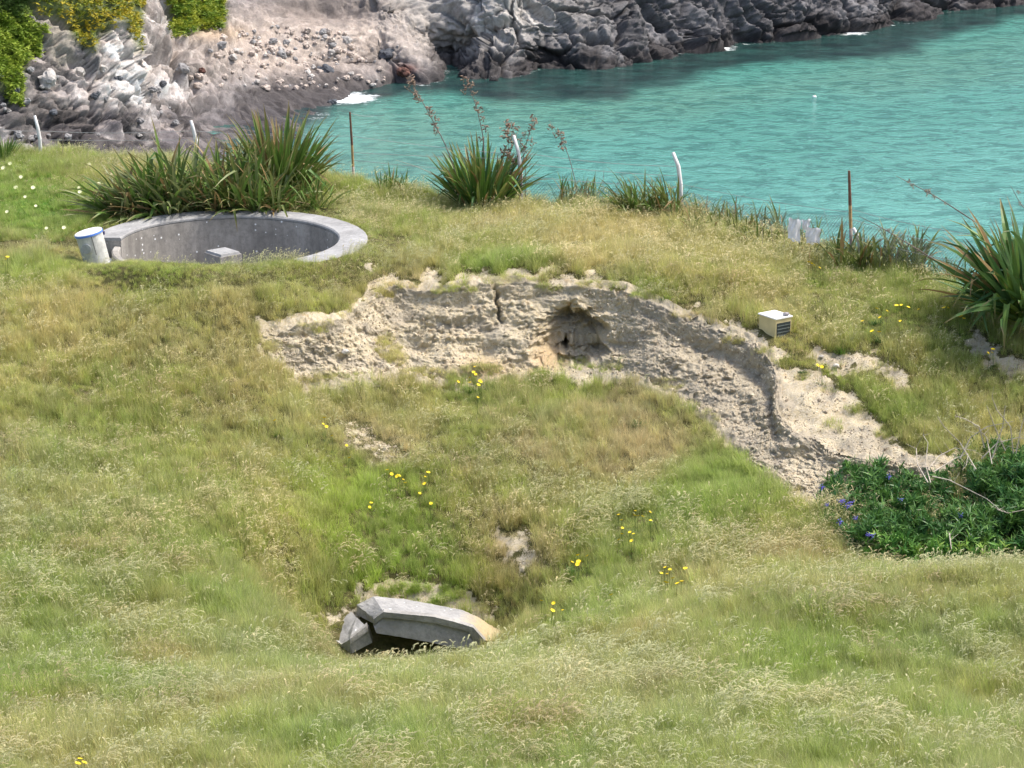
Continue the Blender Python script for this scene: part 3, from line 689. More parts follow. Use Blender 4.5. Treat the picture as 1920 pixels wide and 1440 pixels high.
TURF = [(728,650,26,30),(800,700,70,14),(900,690,40,12),(1000,535,0,0),(835,540,22,8),(1035,535,14,6),(600,615,30,10),(520,625,25,14),(745,670,30,20),(1090,690,80,8),(640,712,60,8),(1545,775,14,12)]
dens = 1-np.clip(bm*1.15, 0, 1)**.6
dens = np.maximum(dens, .10*(bm < .97))
slabp = [tuple(P(*q).xy) for q in [(660,1134,81.6),(700,1118,81.9),(723,1122,81.9),(790,1129,81.9),(836,1140,81.8),(890,1155,81.6),(970,1195,81.0),(955,1206,79.9),(905,1205,79.2),(888,1190,79.2),(719,1175,79.2),(695,1190,79.3),(650,1205,79.2),(606,1185,80)]]
sds = poly_sd(xs, ys, slabp); dens = np.where(sds > 0, 0, dens)
boxc = hit(1452, 622); dens = np.where(np.hypot(xs-boxc.x, ys-boxc.y) < .62, 0, dens)
lfp = [tuple(P(*q).xy) for q in [(-60,484,103.6),(160,484,103.6),(165,496,102.6),(-60,502,102.6)]]
dens = np.where(poly_sd(xs, ys, lfp) > -.05, .0, dens)
ok &= RNG.random(len(xs)) < dens
xs, ys, zs, U, Vv, bm, rp = (q[ok] for q in (xs, ys, zs, U, Vv, bm, rp))
tx_, ty_, tz_, tb_ = [], [], [], []
TURF = [(728,650,26,26,110),(800,702,60,12,90),(900,694,40,10,60),(1030,536,22,8,40),(835,542,26,8,50),(640,706,60,8,60),(745,672,24,14,60),(1100,690,70,8,70),(520,650,26,12,50),(470,640,20,16,30),(1545,775,16,10,24),(1600,772,26,10,20),(935,528,30,8,30),(1250,720,30,12,40),(720,548,18,10,40),(600,622,14,6,16),(1210,556,30,8,30),(980,522,40,6,50),(1120,535,40,6,50),(1290,590,30,8,40),(760,532,40,6,40),(1430,662,20,8,20),(590,612,40,6,30),(560,712,40,8,40),(1000,706,60,8,60),(1330,790,20,16,30),(880,545,14,10,14),(1375,640,20,6,20)]
pf = PT2.reshape(-1, 3); uf, vf = UB.ravel(), VB.ravel()
for (tu, tv, ta, tb, tn) in TURF:
    kk = np.nonzero(((uf-tu)/ta)**2+((vf-tv)/tb)**2 < 1)[0]
    if len(kk) == 0: continue
    kk = RNG.choice(kk, tn); tx_.append(pf[kk, 0]); ty_.append(pf[kk, 1]); tz_.append(pf[kk, 2])
for (tu, tv, ta, tb, tn) in [(820,1138,16,10,30),(760,1112,70,8,60),(900,1150,16,10,20),(690,1150,8,16,14),(660,1140,20,8,16),(850,1120,40,10,40),(1665,690,20,20,20),(1690,745,30,12,30),(1505,705,14,8,14),(1560,730,26,8,12),(1610,770,24,10,18),(1660,815,24,10,22),(1560,800,20,8,8),(1720,845,26,8,20)]:
    for _ in range(tn):
        h_ = hit(RNG.normal(tu, ta*.5), RNG.normal(tv, tb*.5), 78, 95); tx_.append([h_.x]); ty_.append([h_.y]); tz_.append([h_.z + (.12 if tv < 1160 and tu < 905 else 0)])
tx_, ty_, tz_ = (np.concatenate([np.atleast_1d(a_) for a_ in q_]) for q_ in (tx_, ty_, tz_))
xs = np.concatenate([xs, tx_]); ys = np.concatenate([ys, ty_]); zs = np.concatenate([zs, tz_]); bm = np.concatenate([bm, tx_*0+.35]); U, Vv = proj(xs, ys, zs); rp = np.hypot(xs-PIT.x, ys-PIT.y)
n = len(xs); print('tufts', n)
# --- colours and kinds by place
GREEN = np.array((.200, .300, .040)); OLIVE = np.array((.310, .320, .065)); STRAW = np.array((.50, .42, .17)); GREYG = np.array((.30, .35, .14)); RUST = np.array((.38, .22, .09)); TAN = np.array((.45, .34, .19)); LIME = np.array((.31, .41, .045)); DARK = np.array((.12, .17, .045))
def pb(u, v, a, b): return np.exp(-(((U-u)/a)**2+((Vv-v)/b)**2))
fN = lambda s, k, o=4: fbm(xs*s, ys*s, oct=o, k=k)
W = {}
W['OLIVE'] = .9 + 0*U
W['GREEN'] = .85 + .25*sstep(1000,1200,Vv) + 1.5*fN(.30, 201) + 1.3*(pb(1385,905,110,60) + pb(1280,950,60,40)*.5)*2.2 + pb(720,1040,110,70) + pb(60,390,140,60)*3.0 + pb(930,495,80,18)*1.6 + pb(1100,700,120,18)*1.2 + pb(760,960,100,70)*.6 + pb(1690,770,60,35)*1.8 + pb(250,900,150,60)*.4 + pb(880,725,50,30) + pb(1330,1290,120,60)*.5 + pb(700,340,60,25)
W['LIME'] = .40 + 1.2*fN(.45, 211) + 1.4*pb(680,960,150,130) + 1.2*pb(850,1090,110,50) + .8*pb(1520,1250,130,80) + .7*pb(1000,880,80,60)
W['STRAW'] = .62 + 1.3*fN(.22, 221) + 1.3*pb(1250,450,520,70) + .9*pb(300,600,330,70) + .8*pb(400,1180,260,40) + .8*pb(1600,1100,330,40) + .9*pb(1820,760,120,80) + .5*pb(1100,900,150,70) + .8*pb(60,470,120,20)
W['GREYG'] = .20 + 1.3*fN(.26, 231) + sstep(980, 1250, Vv)*.45 + .6*pb(150,1000,220,140) + .4*pb(600,740,100,40)
W['TAN'] = .22 + 1.1*fN(.4, 241) + 1.7*pb(1130,860,220,55) + 1.0*pb(1150,760,120,40) + 1.2*pb(730,830,90,40) + .8*pb(1450,1030,160,40) + .9*pb(980,1040,90,60) + 1.4*pb(780,525,130,14) + .6*pb(1320,590,120,25) + 1.2*bm + .9*pb(70,470,110,18)
W['RUST'] = -.2 + 1.4*fN(.5, 251) + .6*pb(330,660,140,60) + .5*pb(300,960,130,50) + .5*pb(1480,1040,110,40) + .5*pb(1550,1290,70,40) + .5*pb(1150,800,90,40)
W['DARK'] = -.1 + 1.1*fN(.35, 261) + .8*pb(1060,730,260,50) + .8*pb(740,760,120,50) + .6*pb(1250,1010,80,40) + .6*pb(930,1150,60,40)
pal = dict(GREEN=GREEN, OLIVE=OLIVE, STRAW=STRAW, GREYG=GREYG, RUST=RUST, TAN=TAN, LIME=LIME, DARK=DARK)
tot = 0; gc = 0
for k_, wv in W.items():
    e = np.clip(wv + .35*RNG.standard_normal(n), 0.0, None)**2.4
    tot = tot + e; gc = gc + e[:, None]*pal[k_]
gc = gc/tot[:, None]
gc = gc*np.array((1.24, 1.27, 1.35))*(1 + .24*RNG.standard_normal(n))[:, None].clip(.55, 1.5)
sw = np.clip(.5 + .9*fN(.25, 271) - .5*sstep(1000, 1250, Vv) + .25*RNG.standard_normal(n), 0, 1)
sc = (1-sw)[:, None]*np.array((.52, .52, .29)) + sw[:, None]*np.array((.74, .64, .36))
rw = np.clip(fN(.4, 281)*2 - .2 + .3*RNG.standard_normal(n), 0, 1); sc = sc*(1-rw*.45)[:, None] + (rw*.45)[:, None]*np.array((.42, .25, .14))
# kind of tuft
seedy = .27 + .45*fN(.9, 292, 2) + .55*fN(.35, 291) + .02*sstep(950, 1180, Vv) + .35*pb(1250,430,520,60) + .25*pb(150,1000,250,150) - .35*pb(680,980,150,120) - .5*pb(1385,905,110,60) - .35*pb(1000,760,330,60) - .6*pb(60,390,140,60) + .5*pb(800,1215,190,14)
idx = RNG.integers(0, 3, n)
r1 = RNG.random(n)
idx = np.where(r1 < seedy*1.0, RNG.integers(3, 6, n), idx)
idx = np.where(r1 < seedy*.55, RNG.integers(6, 9, n), idx)
feather = (fN(.3, 301) > .12) & (Vv > 960) & (RNG.random(n) < .22); idx = np.where(feather, RNG.integers(11, 13, n), idx)
matty = .10 + .9*fN(.5, 311) + .8*pb(740,830,110,50) + .5*pb(1130,820,220,70) + .8*bm + .5*pb(780,525,130,16) + .5*pb(980,1040,100,60)
idx = np.where(RNG.random(n) < matty, RNG.integers(9, 11, n), idx)
lush = .75*pb(1385,900,110,55)*1.4 + pb(880,735,40,22) + .8*pb(930,492,70,18) + .7*pb(1690,770,60,30) + .25*(W['GREEN'] > 1.5)
idx = np.where(RNG.random(n) < lush, RNG.integers(13, 15, n), idx)
scl = (.75 + .5*RNG.random(n))*(.88 + .45*fN(.8, 321))
scl *= 1 - .55*bm; scl *= np.where(Vv > 1080, 1.1, 1.0)
scl = np.where(rp < 7.0, scl*np.where(ys < PIT.y-1, .8, .6), scl); scl *= 1-.35*pb(60,390,150,60)
for fl_pts, _a, _b in CLU:
    for (fu_, fv_) in fl_pts: scl = np.where((np.abs(U-fu_) < 13) & (Vv > fv_+8) & (Vv < fv_+62), np.minimum(scl, .62), scl); idx = np.where((np.abs(U-fu_) < 13) & (Vv > fv_+8) & (Vv < fv_+62), RNG.integers(0, 3, n), idx)
scl = scl*(1-.45*np.exp(-(((U-650)/70)**2+((Vv-1240)/30)**2)))
scl = np.clip(scl*np.where((Vv > 1215) | (Vv < 1100), 1, 1-.25*pb(800,1160,200,60)), .3, 1.5)
tallm = .30 + .25*sstep(950, 1150, Vv) + .5*fN(.7, 331); idx = np.where((RNG.random(n) < tallm) & (bm < .2) & (rp > 6.6), RNG.integers(15, 18, n), idx)
rot = np.stack([RNG.normal(0, .10, n), RNG.normal(0, .10, n) , np.where((idx >= 3) & (idx <= 12) & (idx != 9) & (idx != 10), RNG.normal(0, .6, n), RNG.random(n)*6.283)], 1)
scatter('grass', np.stack([xs, ys, zs-.02], 1), rot, scl, idx, gc, sc, gcoll, 'tall mixed grass in seed covering the slope', 'grass')
ccoll = bpy.data.collections.new('crumb_shapes')
M_CRUMB = MT('soil_crumb'); _c0 = M_CRUMB.mix(rnd(M_CRUMB), (.26, .21, .15), (.62, .54, .40)); M_CRUMB = M_CRUMB.fin(_c0, .95, M_CRUMB.bump(M_CRUMB.noise(30), .5, .02), .1)
for i in range(4):
    bm_c = bmesh.new(); bmesh.ops.create_icosphere(bm_c, subdivisions=1, radius=1.0)
    for v_ in bm_c.verts: v_.co *= random.uniform(.6, 1.25); v_.co.z *= .7
    mc = bpy.data.meshes.new('crumb'); bm_c.to_mesh(mc); bm_c.free(); mc.materials.append(M_CRUMB); oc = bpy.data.objects.new('crumb_%d' % i, mc); ccoll.objects.link(oc)
n2 = 260000; yy = RNG.uniform(78, 103, n2); xx = RNG.uniform(-10, 21, n2); zz = gz(xx, yy); i_ = ((xx-X0)/ST).astype(int); j_ = ((yy-Y0)/ST).astype(int)
kk = (bare[i_, j_] > .35) & (poly_sd(xx, yy, BPOLY) < .1) & (RNG.random(n2) < .35) & (fbm(xx*1.1, yy*1.1, oct=3, k=700) > -.15); xx, yy, zz = xx[kk], yy[kk], zz[kk]
fb = PT2[20:-20, 16:-8].reshape(-1, 3); pick = RNG.integers(0, len(fb), 9000); cc = np.concatenate([np.stack([xx, yy, zz], 1), fb[pick]]); nn2 = len(cc)
szc = .018 + .035*RNG.random(nn2)**3 + .05*(RNG.random(nn2) < .03)
scatter('soil_crumbs', cc, RNG.random((nn2, 3))*6.28, szc, RNG.integers(0, 4, nn2), np.ones((nn2, 3))*.4, np.ones((nn2, 3))*.4, ccoll, 'loose crumbs of pale earth and gravel on the bare ground', 'soil')
# ================================================================== PARTS HELPERS
def part(mb, name, mat, root, smooth=False, attr=None):
    L_ = root.location; mb.v = [(q[0]-L_[0], q[1]-L_[1], q[2]-L_[2]) for q in mb.v]
    return link(mb.mesh(name, smooth, attr), name, mat, root)
# ================================================================== GUN PIT
def concrete(name, base=(.41, .38, .335), streak=False, lichen=0.0, spots=.55, yellow=None):
    m = MT(name); n1 = m.noise(.9, 5, .6); n2 = m.noise(6, 6, .7); n3 = m.noise(40, 4, .6)
    c = m.mix(m.ramp(n1, [(.3, 0.0), (.7, 1.0)]), tuple(q*.72 for q in base), tuple(q*1.2 for q in base))
    c = m.mix(m.ramp(n2, [(.35, .55), (.55, 0.0)]), c, tuple(q*.50 for q in base))
    c = m.mix(m.ramp(n3, [(.35, .3), (.6, 0.0)]), c, tuple(q*.6 for q in base))
    if streak:
        mp = m.n('ShaderNodeMapping', {'Scale': (1.5, 1.5, .25)}); m.t.links.new(m.pos(), mp.inputs[0])
        s1 = m.noise(1.0, 5, .65, mp.outputs[0]); c = m.mix(m.ramp(s1, [(.33, .6), (.55, 0.0), (.60, 0.0), (.74, .0)]), c, tuple(q*.38 for q in base))
        c = m.mix(m.ramp(s1, [(.58, 0.0), (.70, .5)]), c, (.44, .42, .39))
    if spots:
        vo = m.n('ShaderNodeTexVoronoi', {'Scale': 4.6, 'Randomness': 1.0}); m.t.links.new(m.pos(), vo.inputs['Vector'])
        sel = m.n('ShaderNodeSeparateColor', {0: vo.outputs['Color']}).outputs[0]
        rad = m.math('MULTIPLY', m.math('SUBTRACT', sel, .42), .46)
        dot = m.math('LESS_THAN', m.math('ADD', vo.outputs['Distance'], m.math('MULTIPLY', n3, .10)), rad)
        c = m.mix(m.math('MULTIPLY', dot, spots), c, (.78, .78, .76))
    if yellow is not None:
        at = m.n('ShaderNodeSeparateXYZ', {0: m.pos()}).outputs[0]
        gr = m.math('ADD', m.math('MULTIPLY', m.math('SUBTRACT', at, yellow), .9), m.math('ADD', m.math('MULTIPLY', n1, 1.0), m.math('MULTIPLY', n2, 1.1)))
        c = m.mix(m.ramp(m.math('MULTIPLY', gr, .4), [(.55, 0.0), (.80, .7)]), c, (.46, .34, .15))
    b = m.bump(n2, .5, .03); b = m.bump(n3, .5, .01, b)
    return m.fin(c, .93, b, .15)
M_CONC = concrete('pit_concrete', (.33, .325, .315), spots=.5); M_CONCW = concrete('pit_wall_concrete', (.34, .315, .28), streak=True, spots=.95)
pit = empty('gun_pit', PIT); tag(pit, 'round open concrete gun pit sunk in the grass, its thick rim stained grey', 'gun pit')
def arc(r0, r1, z0, z1, a0, a1, n, jag=0.0):
    mb = MB(); vs = []
    for i in range(n+1):
        a = a0+(a1-a0)*i/n; c, s = math.cos(a), math.sin(a); j = random.uniform(-jag, jag)
        ro = r1 + j
        vs += [(r0*c, r0*s, z0), (ro*c, ro*s, z0), (ro*c, ro*s, z1-.05), ((ro-.05)*c, (ro-.05)*s, z1), ((r0+.05)*c, (r0+.05)*s, z1), (r0*c, r0*s, z1-.05)]
    fs = [(i*6+k, (i+1)*6+k, (i+1)*6+(k+1) % 6, i*6+(k+1) % 6) for i in range(n) for k in range(6)]
    fs += [(0, 1, 2, 3, 4, 5)[::-1], tuple(n*6+k for k in range(6))]
    vs = [Vector(v)+PIT for v in vs]; mb.add(vs, fs); return mb
AO0, AO1 = math.radians(193), math.radians(-170+4)   # gap at the left where the pipe stands
A0 = math.radians(-51); A1 = math.radians(177)
part(arc(RI, RO, -.08, .04, A0, A1, 150, .012), 'rim', M_CONC, pit)
part(arc(RI+.01, RO-.3, -3.0, -.081, A0, A1, 150), 'wall', M_CONCW, pit); part(arc(RI+.01, RI+.3, -3.0, -.30, math.radians(178), math.radians(308.9), 80), 'lower_wall', M_CONCW, pit)
mb = MB(); nn = 64; mb.add([Vector((RO*math.cos(6.2832*i/nn), RO*math.sin(6.2832*i/nn), -2.7))+PIT for i in range(nn)], [tuple(range(nn))]); part(mb, 'floor', M_CONC, pit)
# short return wall closing the gap at the left
mb = MB(); mb.box(PIT+Vector((-RO-.35, -.1, -1.6)), (.7, 2.6, 3.0)); pass
pl = empty('concrete_plinth', P(421, 474, 101.4) - Vector((0, 0, 2.3)))
tag(pl, 'square concrete block standing in the middle of the sunken pit', 'concrete block')
mb = MB(); rz = Matrix.Rotation(math.radians(40), 3, 'Z'); c0 = P(418, 470, 101.6)
mb.box(c0+Vector((0, 0, -1.25)), (1.0, 1.15, 2.3), rz); part(mb, 'block', M_CONCW, pl)
mb = MB(); mb.box(c0+Vector((0, 0, -.06)), (.92, 1.06, .10), rz, .93); o = part(mb, 'cap', M_CONC, pl); 
# ------------------------------------------------ white pipe shaft
M_WHITE = flat_mat('white_enamel', (.80, .80, .78), .45, .06, 3); M_CREAM = flat_mat('weathered_white_paint', (.52, .51, .46), .7, .25, 5)
M_BLUE = flat_mat('blue_edge', (.10, .22, .62), .5, .1); M_HOLE = flat_mat('hole_shade_black', (.015, .016, .017), .9, .1)  # near-black colour standing in for the shade inside holes
vb = P(184, 498, 100.9); vt = P(167.5, 436, 101.0); ax = (vt-vb); rad = .54
vent = empty('vent_shaft', vb); tag(vent, 'leaning white round shaft with a blue edged lid at the left end of the pit', 'vent')
vt = Vector((vt.x, vb.y-.05, vt.z)); ax = (vt-vb).normalized(); L0 = (vt-vb).length
def cyl(mb, a, b, r0, r1, n=40, a_=0):
    d = (b-a).normalized(); u = Vector((0, 1, 0)).cross(d).normalized(); q = d.cross(u)
    vs = [a+(u*math.cos(6.28318*k/n)+q*math.sin(6.28318*k/n))*r0 for k in range(n)] + [b+(u*math.cos(6.28318*k/n)+q*math.sin(6.28318*k/n))*r1 for k in range(n)]
    mb.add(vs, [(k, (k+1) % n, n+(k+1) % n, n+k) for k in range(n)] + [tuple(range(n-1, -1, -1)), tuple(range(n, 2*n))], a_)
mb = MB(); cyl(mb, vb-ax*.5, vb+ax*(L0-.03), rad*.90, rad*.97); part(mb, 'shaft', M_CREAM, vent, True).data.shade_flat()
mb = MB(); cyl(mb, vb+ax*(L0-.03), vb+ax*(L0+.045), rad*1.03, rad*1.03); part(mb, 'lid_edge', M_BLUE, vent)
mb = MB(); cyl(mb, vb+ax*(L0+.0455), vb+ax*(L0+.075), rad*1.0, rad*.99); part(mb, 'lid', M_WHITE, vent)
mb = MB(); cyl(mb, vb-ax*.1, vb+ax*.10, rad*1.12, rad*1.05); part(mb, 'collar', flat_mat('collar_metal', (.62, .64, .68), .45, .3, 12), vent)
mb = MB(); hc = P(163, 466, vb.y-rad*.97); cyl(mb, hc+Vector((0, .25, 0)), hc+Vector((-.02, -.09, -.01)), .17, .19, 20); part(mb, 'outlet', flat_mat('outlet_rim', (.33, .34, .33), .7), vent)
mb = MB(); h2 = hc+Vector((-.03, -.125, -.03)); cyl(mb, h2+Vector((0, .05, 0)), h2, .145, .145, 20); part(mb, 'mouth_shade_disc', M_HOLE, vent)  # solid black disc stands in for the dark inside the outlet
mb = MB(); mb.tube([P(169, 438, vb.y-rad*1.02), P(174, 452, vb.y-rad*1.01), P(181, 478, vb.y-rad*1.0)], .012, 5); part(mb, 'strap', flat_mat('strap_dark', (.10, .10, .10)), vent)
mb = MB(); q = vb+ax*L0+Vector((rad*.95, .2, -.03)); mb.box(q, (.14, .12, .13)); part(mb, 'hinge', flat_mat('hinge_navy', (.03, .03, .12), .6), vent)
# low concrete ledge left of the pit
ledge_ = empty('concrete_ledge', P(60, 492, 103)); tag(ledge_, 'low pale concrete kerb running left from the round pit', 'kerb')
mb = MB(); a_ = P(-70, 492, 103.2); b_ = P(158, 487, 102.7); d = (b_-a_).normalized(); nseg = 14
pts = [a_.lerp(b_, i/nseg) + Vector((0, random.uniform(-.05, .05), random.uniform(-.03, .03))) for i in range(nseg+1)]
vs = []; 
for p_ in pts: vs += [p_+Vector((0, -.30, -.6)), p_+Vector((0, -.28, .02)), p_+Vector((0, .34, .06)), p_+Vector((0, .36, -.6))]
mb.add(vs, [(i*4+k, (i+1)*4+k, (i+1)*4+(k+1) % 4, i*4+(k+1) % 4) for i in range(nseg) for k in range(4)] + [(0, 1, 2, 3), tuple(nseg*4+k for k in (3, 2, 1, 0))])
part(mb, 'kerb', M_CONC, ledge_)
# ================================================================== BUNKER SLAB
def loft(secs, closed=True):
    mb = MB(); k = len(secs[0]); vs = [p for s_ in secs for p in s_]
    fs = [(i*k+j, (i+1)*k+j, (i+1)*k+(j+1) % k, i*k+(j+1) % k) for i in range(len(secs)-1) for j in range(k)]
    fs += [tuple(range(k))[::-1], tuple((len(secs)-1)*k+j for j in range(k))]
    mb.add(vs, fs); return mb
M_SLAB = concrete('broken_slab_concrete', (.36, .35, .335), spots=.75, yellow=P(840, 1150, 80).x)
M_FACE = concrete('slab_face_concrete', (.34, .325, .30), spots=0)
slab = empty('collapsed_concrete_canopy', P(800, 1205, 80)); tag(slab, 'tilted concrete entrance slab with a raised moulding above a dark gap in the turf', 'bunker')
ST_ = [((700,1160,80.25),(669,1134,81.5)),((719,1147,80.0),(700,1118,81.6)),((765,1151.5,80.0),(762,1124,81.6)),((813,1156,80.0),(822,1135,81.5)),((850,1165,80.0),(866,1143,81.5)),((888,1176,80.0),(896,1157,81.4)),((911,1201,80.2),(926,1176,81.2)),((962,1204,80.6),(972,1194,81.1))]
secs = []
for i, (f_, b_) in enumerate(ST_):
    f_ = P(*f_); b_ = P(*b_); th = Vector((0, 0, -.22 if i < 7 else -.12)); secs.append([b_, f_, f_+th+Vector((0, .12, 0)), b_+th*1.6])
slab_o = part(loft(secs), 'slab', M_SLAB, slab)
def rough(o, cuts, amp, fr=3.0):
    bm = bmesh.new(); bm.from_mesh(o.data); bmesh.ops.triangulate(bm, faces=[f for f in bm.faces if len(f.verts) > 4]); bmesh.ops.subdivide_edges(bm, edges=bm.edges[:], cuts=cuts, use_grid_fill=True)
    co = np.array([v.co[:] for v in bm.verts]) + np.array(o.parent.location[:]); bm.normal_update()
    d = fbm(co[:, 0]*fr, co[:, 1]*fr, co[:, 2]*fr, 4, 900)*amp; e = fbm(co[:, 0]*fr*3, co[:, 1]*fr*3, co[:, 2]*fr*3, 3, 950); d = d - np.maximum(e-.15, 0)*amp*2.2
    nn_ = [v.normal.copy() for v in bm.verts]
    for v, q_, k_ in zip(bm.verts, nn_, d): v.co += q_*float(k_)
    bm.to_mesh(o.data); bm.free(); o.data.update()
def dn(p, a, b): return P(p[0], p[1], p[2])
MO = [((700,1161,80.0),(699.5,1173,80.05)),((719,1147.5,79.86),(717.5,1157.5,79.9)),((765,1152,79.86),(765,1162,79.9)),((813,1156.5,79.86),(813,1168,79.9)),((850,1165.5,79.86),(850,1177,79.9)),((887,1176.5,79.86),(879,1185,79.9)),((910,1202,80.0),(893,1213,80.05))]
secs = []
for t_, b_ in MO:
    t_ = P(*t_); b_ = P(*b_); k = Vector((0, .26, 0)); secs.append([t_+k, t_, b_, b_+k])
rough(slab_o, 7, .024); rough(part(loft(secs), 'moulding', M_FACE, slab), 6, .010, 5)
FA = [((700,1172,80.1),(702,1178,79.92)),((717.5,1156.5,80.02),(706,1187,79.92)),((765,1161,80.02),(762,1196,79.92)),((813,1167,80.02),(815,1206,79.92)),((850,1176,80.02),(850,1215,79.92)),((880,1184,80.02),(888,1219,79.92)),((893,1212,80.1),(903,1221,79.95))]
secs = []
for t_, b_ in FA:
    t_ = P(*t_); b_ = P(*b_); k = Vector((0, .35, 0)); secs.append([t_+k, t_, b_, b_+k])
rough(part(loft(secs), 'face_panel', M_FACE, slab), 7, .014)
mb = MB(); c0 = P(800, 1200, 81.6); mb.box(c0+Vector((0, .1, -.9)), (4.2, .2, 2.2)); part(mb, 'gap_shade_panel', M_HOLE, slab)  # near-black panel stands in for the shade in the gap
blk = empty('broken_concrete_block', P(655, 1205, 80.2)); tag(blk, 'smaller broken off concrete corner piece lying left of the tilted slab', 'concrete block')
T_ = [P(606,1184,80.6), P(622,1176,81.0), P(640,1160,81.2), P(659,1147,81.3), P(668,1156,80.9), P(686,1174,80.25), P(656,1199,79.9), P(640,1208,80.1)]
B_ = [q+Vector((0.0, .12, -.55)) for q in T_]; k = len(T_); mb = MB(); mb.add(T_+B_, [tuple(range(k))[::-1]]+[(i, (i+1) % k, k+(i+1) % k, k+i) for i in range(k)]+[tuple(range(k, 2*k))]); rough(part(mb, 'top_slab', concrete('block_concrete', (.37, .36, .345), spots=.8), blk), 5, .022)
sec = [[P(656,1198,79.78)+Vector((0,.3,0)), P(656,1198,79.78), P(657,1207,79.82), P(657,1207,79.82)+Vector((0,.3,0))], [P(687,1173.5,80.12)+Vector((0,.3,0)), P(687,1173.5,80.12), P(691,1184,80.15), P(691,1184,80.15)+Vector((0,.3,0))]]
part(loft(sec), 'moulding', M_FACE, blk)
sec = [[P(657,1205,79.95)+Vector((0,.5,0)), P(657,1205,79.95), P(660,1225,80.0), P(660,1225,80.0)+Vector((0,.5,0))], [P(690,1182,80.25)+Vector((0,.5,0)), P(690,1182,80.25), P(698,1205,80.3), P(698,1205,80.3)+Vector((0,.5,0))]]
part(loft(sec), 'face_panel', M_FACE, blk)
# ================================================================== METER BOX
bxo = empty('utility_box', P(1452, 628, 94.3)); by_ = bxo.location
tag(bxo, 'cream metal utility box with a flat white lid standing in the grass', 'utility box')
pa, pb_, pc_, pd = P(1421,587,94.45), P(1452,578.5,95.0), P(1484.5,599,94.2), P(1454,606,93.6)
zt = (pa.z+pb_.z+pc_.z+pd.z)/4; top = [Vector((q.x, q.y, zt)) for q in (pa, pd, pc_, pb_)]
# keep it square on its own ground: two edges of one footprint
e1 = Vector((.66, -.80, 0)); o_ = P(1421, 587, 94.55); e1 = (P(1454.5,606,93.70)-o_); e1.z = 0; e2 = (P(1452,578.5,95.05)-o_); e2.z = 0
e2 = e2 - e1*(e2.dot(e1)/e1.length_squared)*.6
def boxy(o0, a, b, h0, h1, inset=0):
    ua, ub = a.normalized()*inset, b.normalized()*inset
    base = [o0+ua+ub, o0+a-ua+ub, o0+a+b-ua-ub, o0+b+ua-ub]; mb = MB()
    mb.add([q+Vector((0, 0, h0)) for q in base]+[q+Vector((0, 0, h1)) for q in base], [(3,2,1,0),(4,5,6,7),(0,1,5,4),(1,2,6,5),(2,3,7,6),(3,0,4,7)]); return mb
M_BOX = flat_mat('cream_paint', (.60, .50, .27), .55, .12, 2.5); 
part(boxy(o_, e1, e2, -1.0, -.045, .035), 'cabinet', M_BOX, bxo)
part(boxy(o_, e1, e2, -.045, .0, 0), 'lid', M_WHITE, bxo)
f0 = o_+e1+e1.normalized()*(-.033); a = e2*.80; mb = boxy(f0+e2*.10, e1.normalized()*.012, a, -.86, -.20); part(mb, 'louvre_recess', flat_mat('louvre_dark', (.035, .045, .045), .7), bxo)
for i in range(5): part(boxy(f0+e2*.12+e1.normalized()*.012, e1.normalized()*.012, e2*.76, -.82+i*.125, -.79+i*.125), 'slat', flat_mat('louvre_grey', (.13, .15, .14), .7) if i == 0 else bpy.data.materials['louvre_grey'], bxo)
mb = MB(); mb.box(o_+e1*.5+e2*.45+Vector((0, 0, .015)), (.10, .03, .03), Matrix.Rotation(-.5, 3, 'Z')); part(mb, 'handle', flat_mat('handle_grey', (.5, .52, .48)), bxo)
def boulder_mesh(name, r, seed, flat=.75, sub=3, amp=.3):
    bm = bmesh.new(); bmesh.ops.create_icosphere(bm, subdivisions=sub, radius=1.0)
    co = np.array([v.co[:] for v in bm.verts]); x_, y_, z_ = co.T
    f1_, f2_, ci_ = worley(x_*1.3+seed*7.3, y_*1.3, z_*1.3, seed); d_ = 1 + (ci_-.5)*amp + (.5-f1_)*amp + fbm(x_*2+seed, y_*2, z_*2, 3, seed)*amp*.5
    for v, k in zip(bm.verts, d_): v.co = (v.co.x*k*r, v.co.y*k*r*.9, v.co.z*k*r*flat)
    me = bpy.data.meshes.new(name); bm.to_mesh(me); bm.free(); return me
M_STONE = flat_mat('grey_stone', (.30, .28, .29), .9, .4, 14, bump=.5)
st = link(boulder_mesh('stone', .115, 3, .62, 2), 'stone', M_STONE); st.location = o_+e1*.86+e2*.74+Vector((0, 0, .06)); tag(st, 'grey stone lying on the corner of the white lid of the cream box', 'stone')
# ================================================================== FLAX
def leaf_mesh(L, wd, bend, kink=0.0, seg=7, brk=None):
    mb = MB(); p = Vector((0, 0, 0)); th = 0.0
    for i in range(seg+1):
        t = i/seg; wv = wd*(.55+.45*math.sin(min(1, t*1.8)*math.pi/2))*(1-max(0, (t-.45)/.55)**1.8)*.5
        nx = Vector((math.cos(th), 0, -math.sin(th)))
        mb.v += [tuple(p+Vector((0, wv, 0))+nx*wv*-.55), tuple(p), tuple(p+Vector((0, -wv, 0))+nx*wv*-.55)]; mb.a += [t, t, t]
        th += bend*(t**1.3)*1.6/seg
        if brk and abs(t-brk) < .5/seg: th += kink
        p = p + Vector((math.sin(th), 0, math.cos(th)))*L/seg
    for i in range(seg):
        b = i*3; mb.f += [(b, b+1, b+4, b+3), (b+1, b+2, b+5, b+4)]
    me = mb.mesh('leaf', smooth=False, attr='tip'); return me
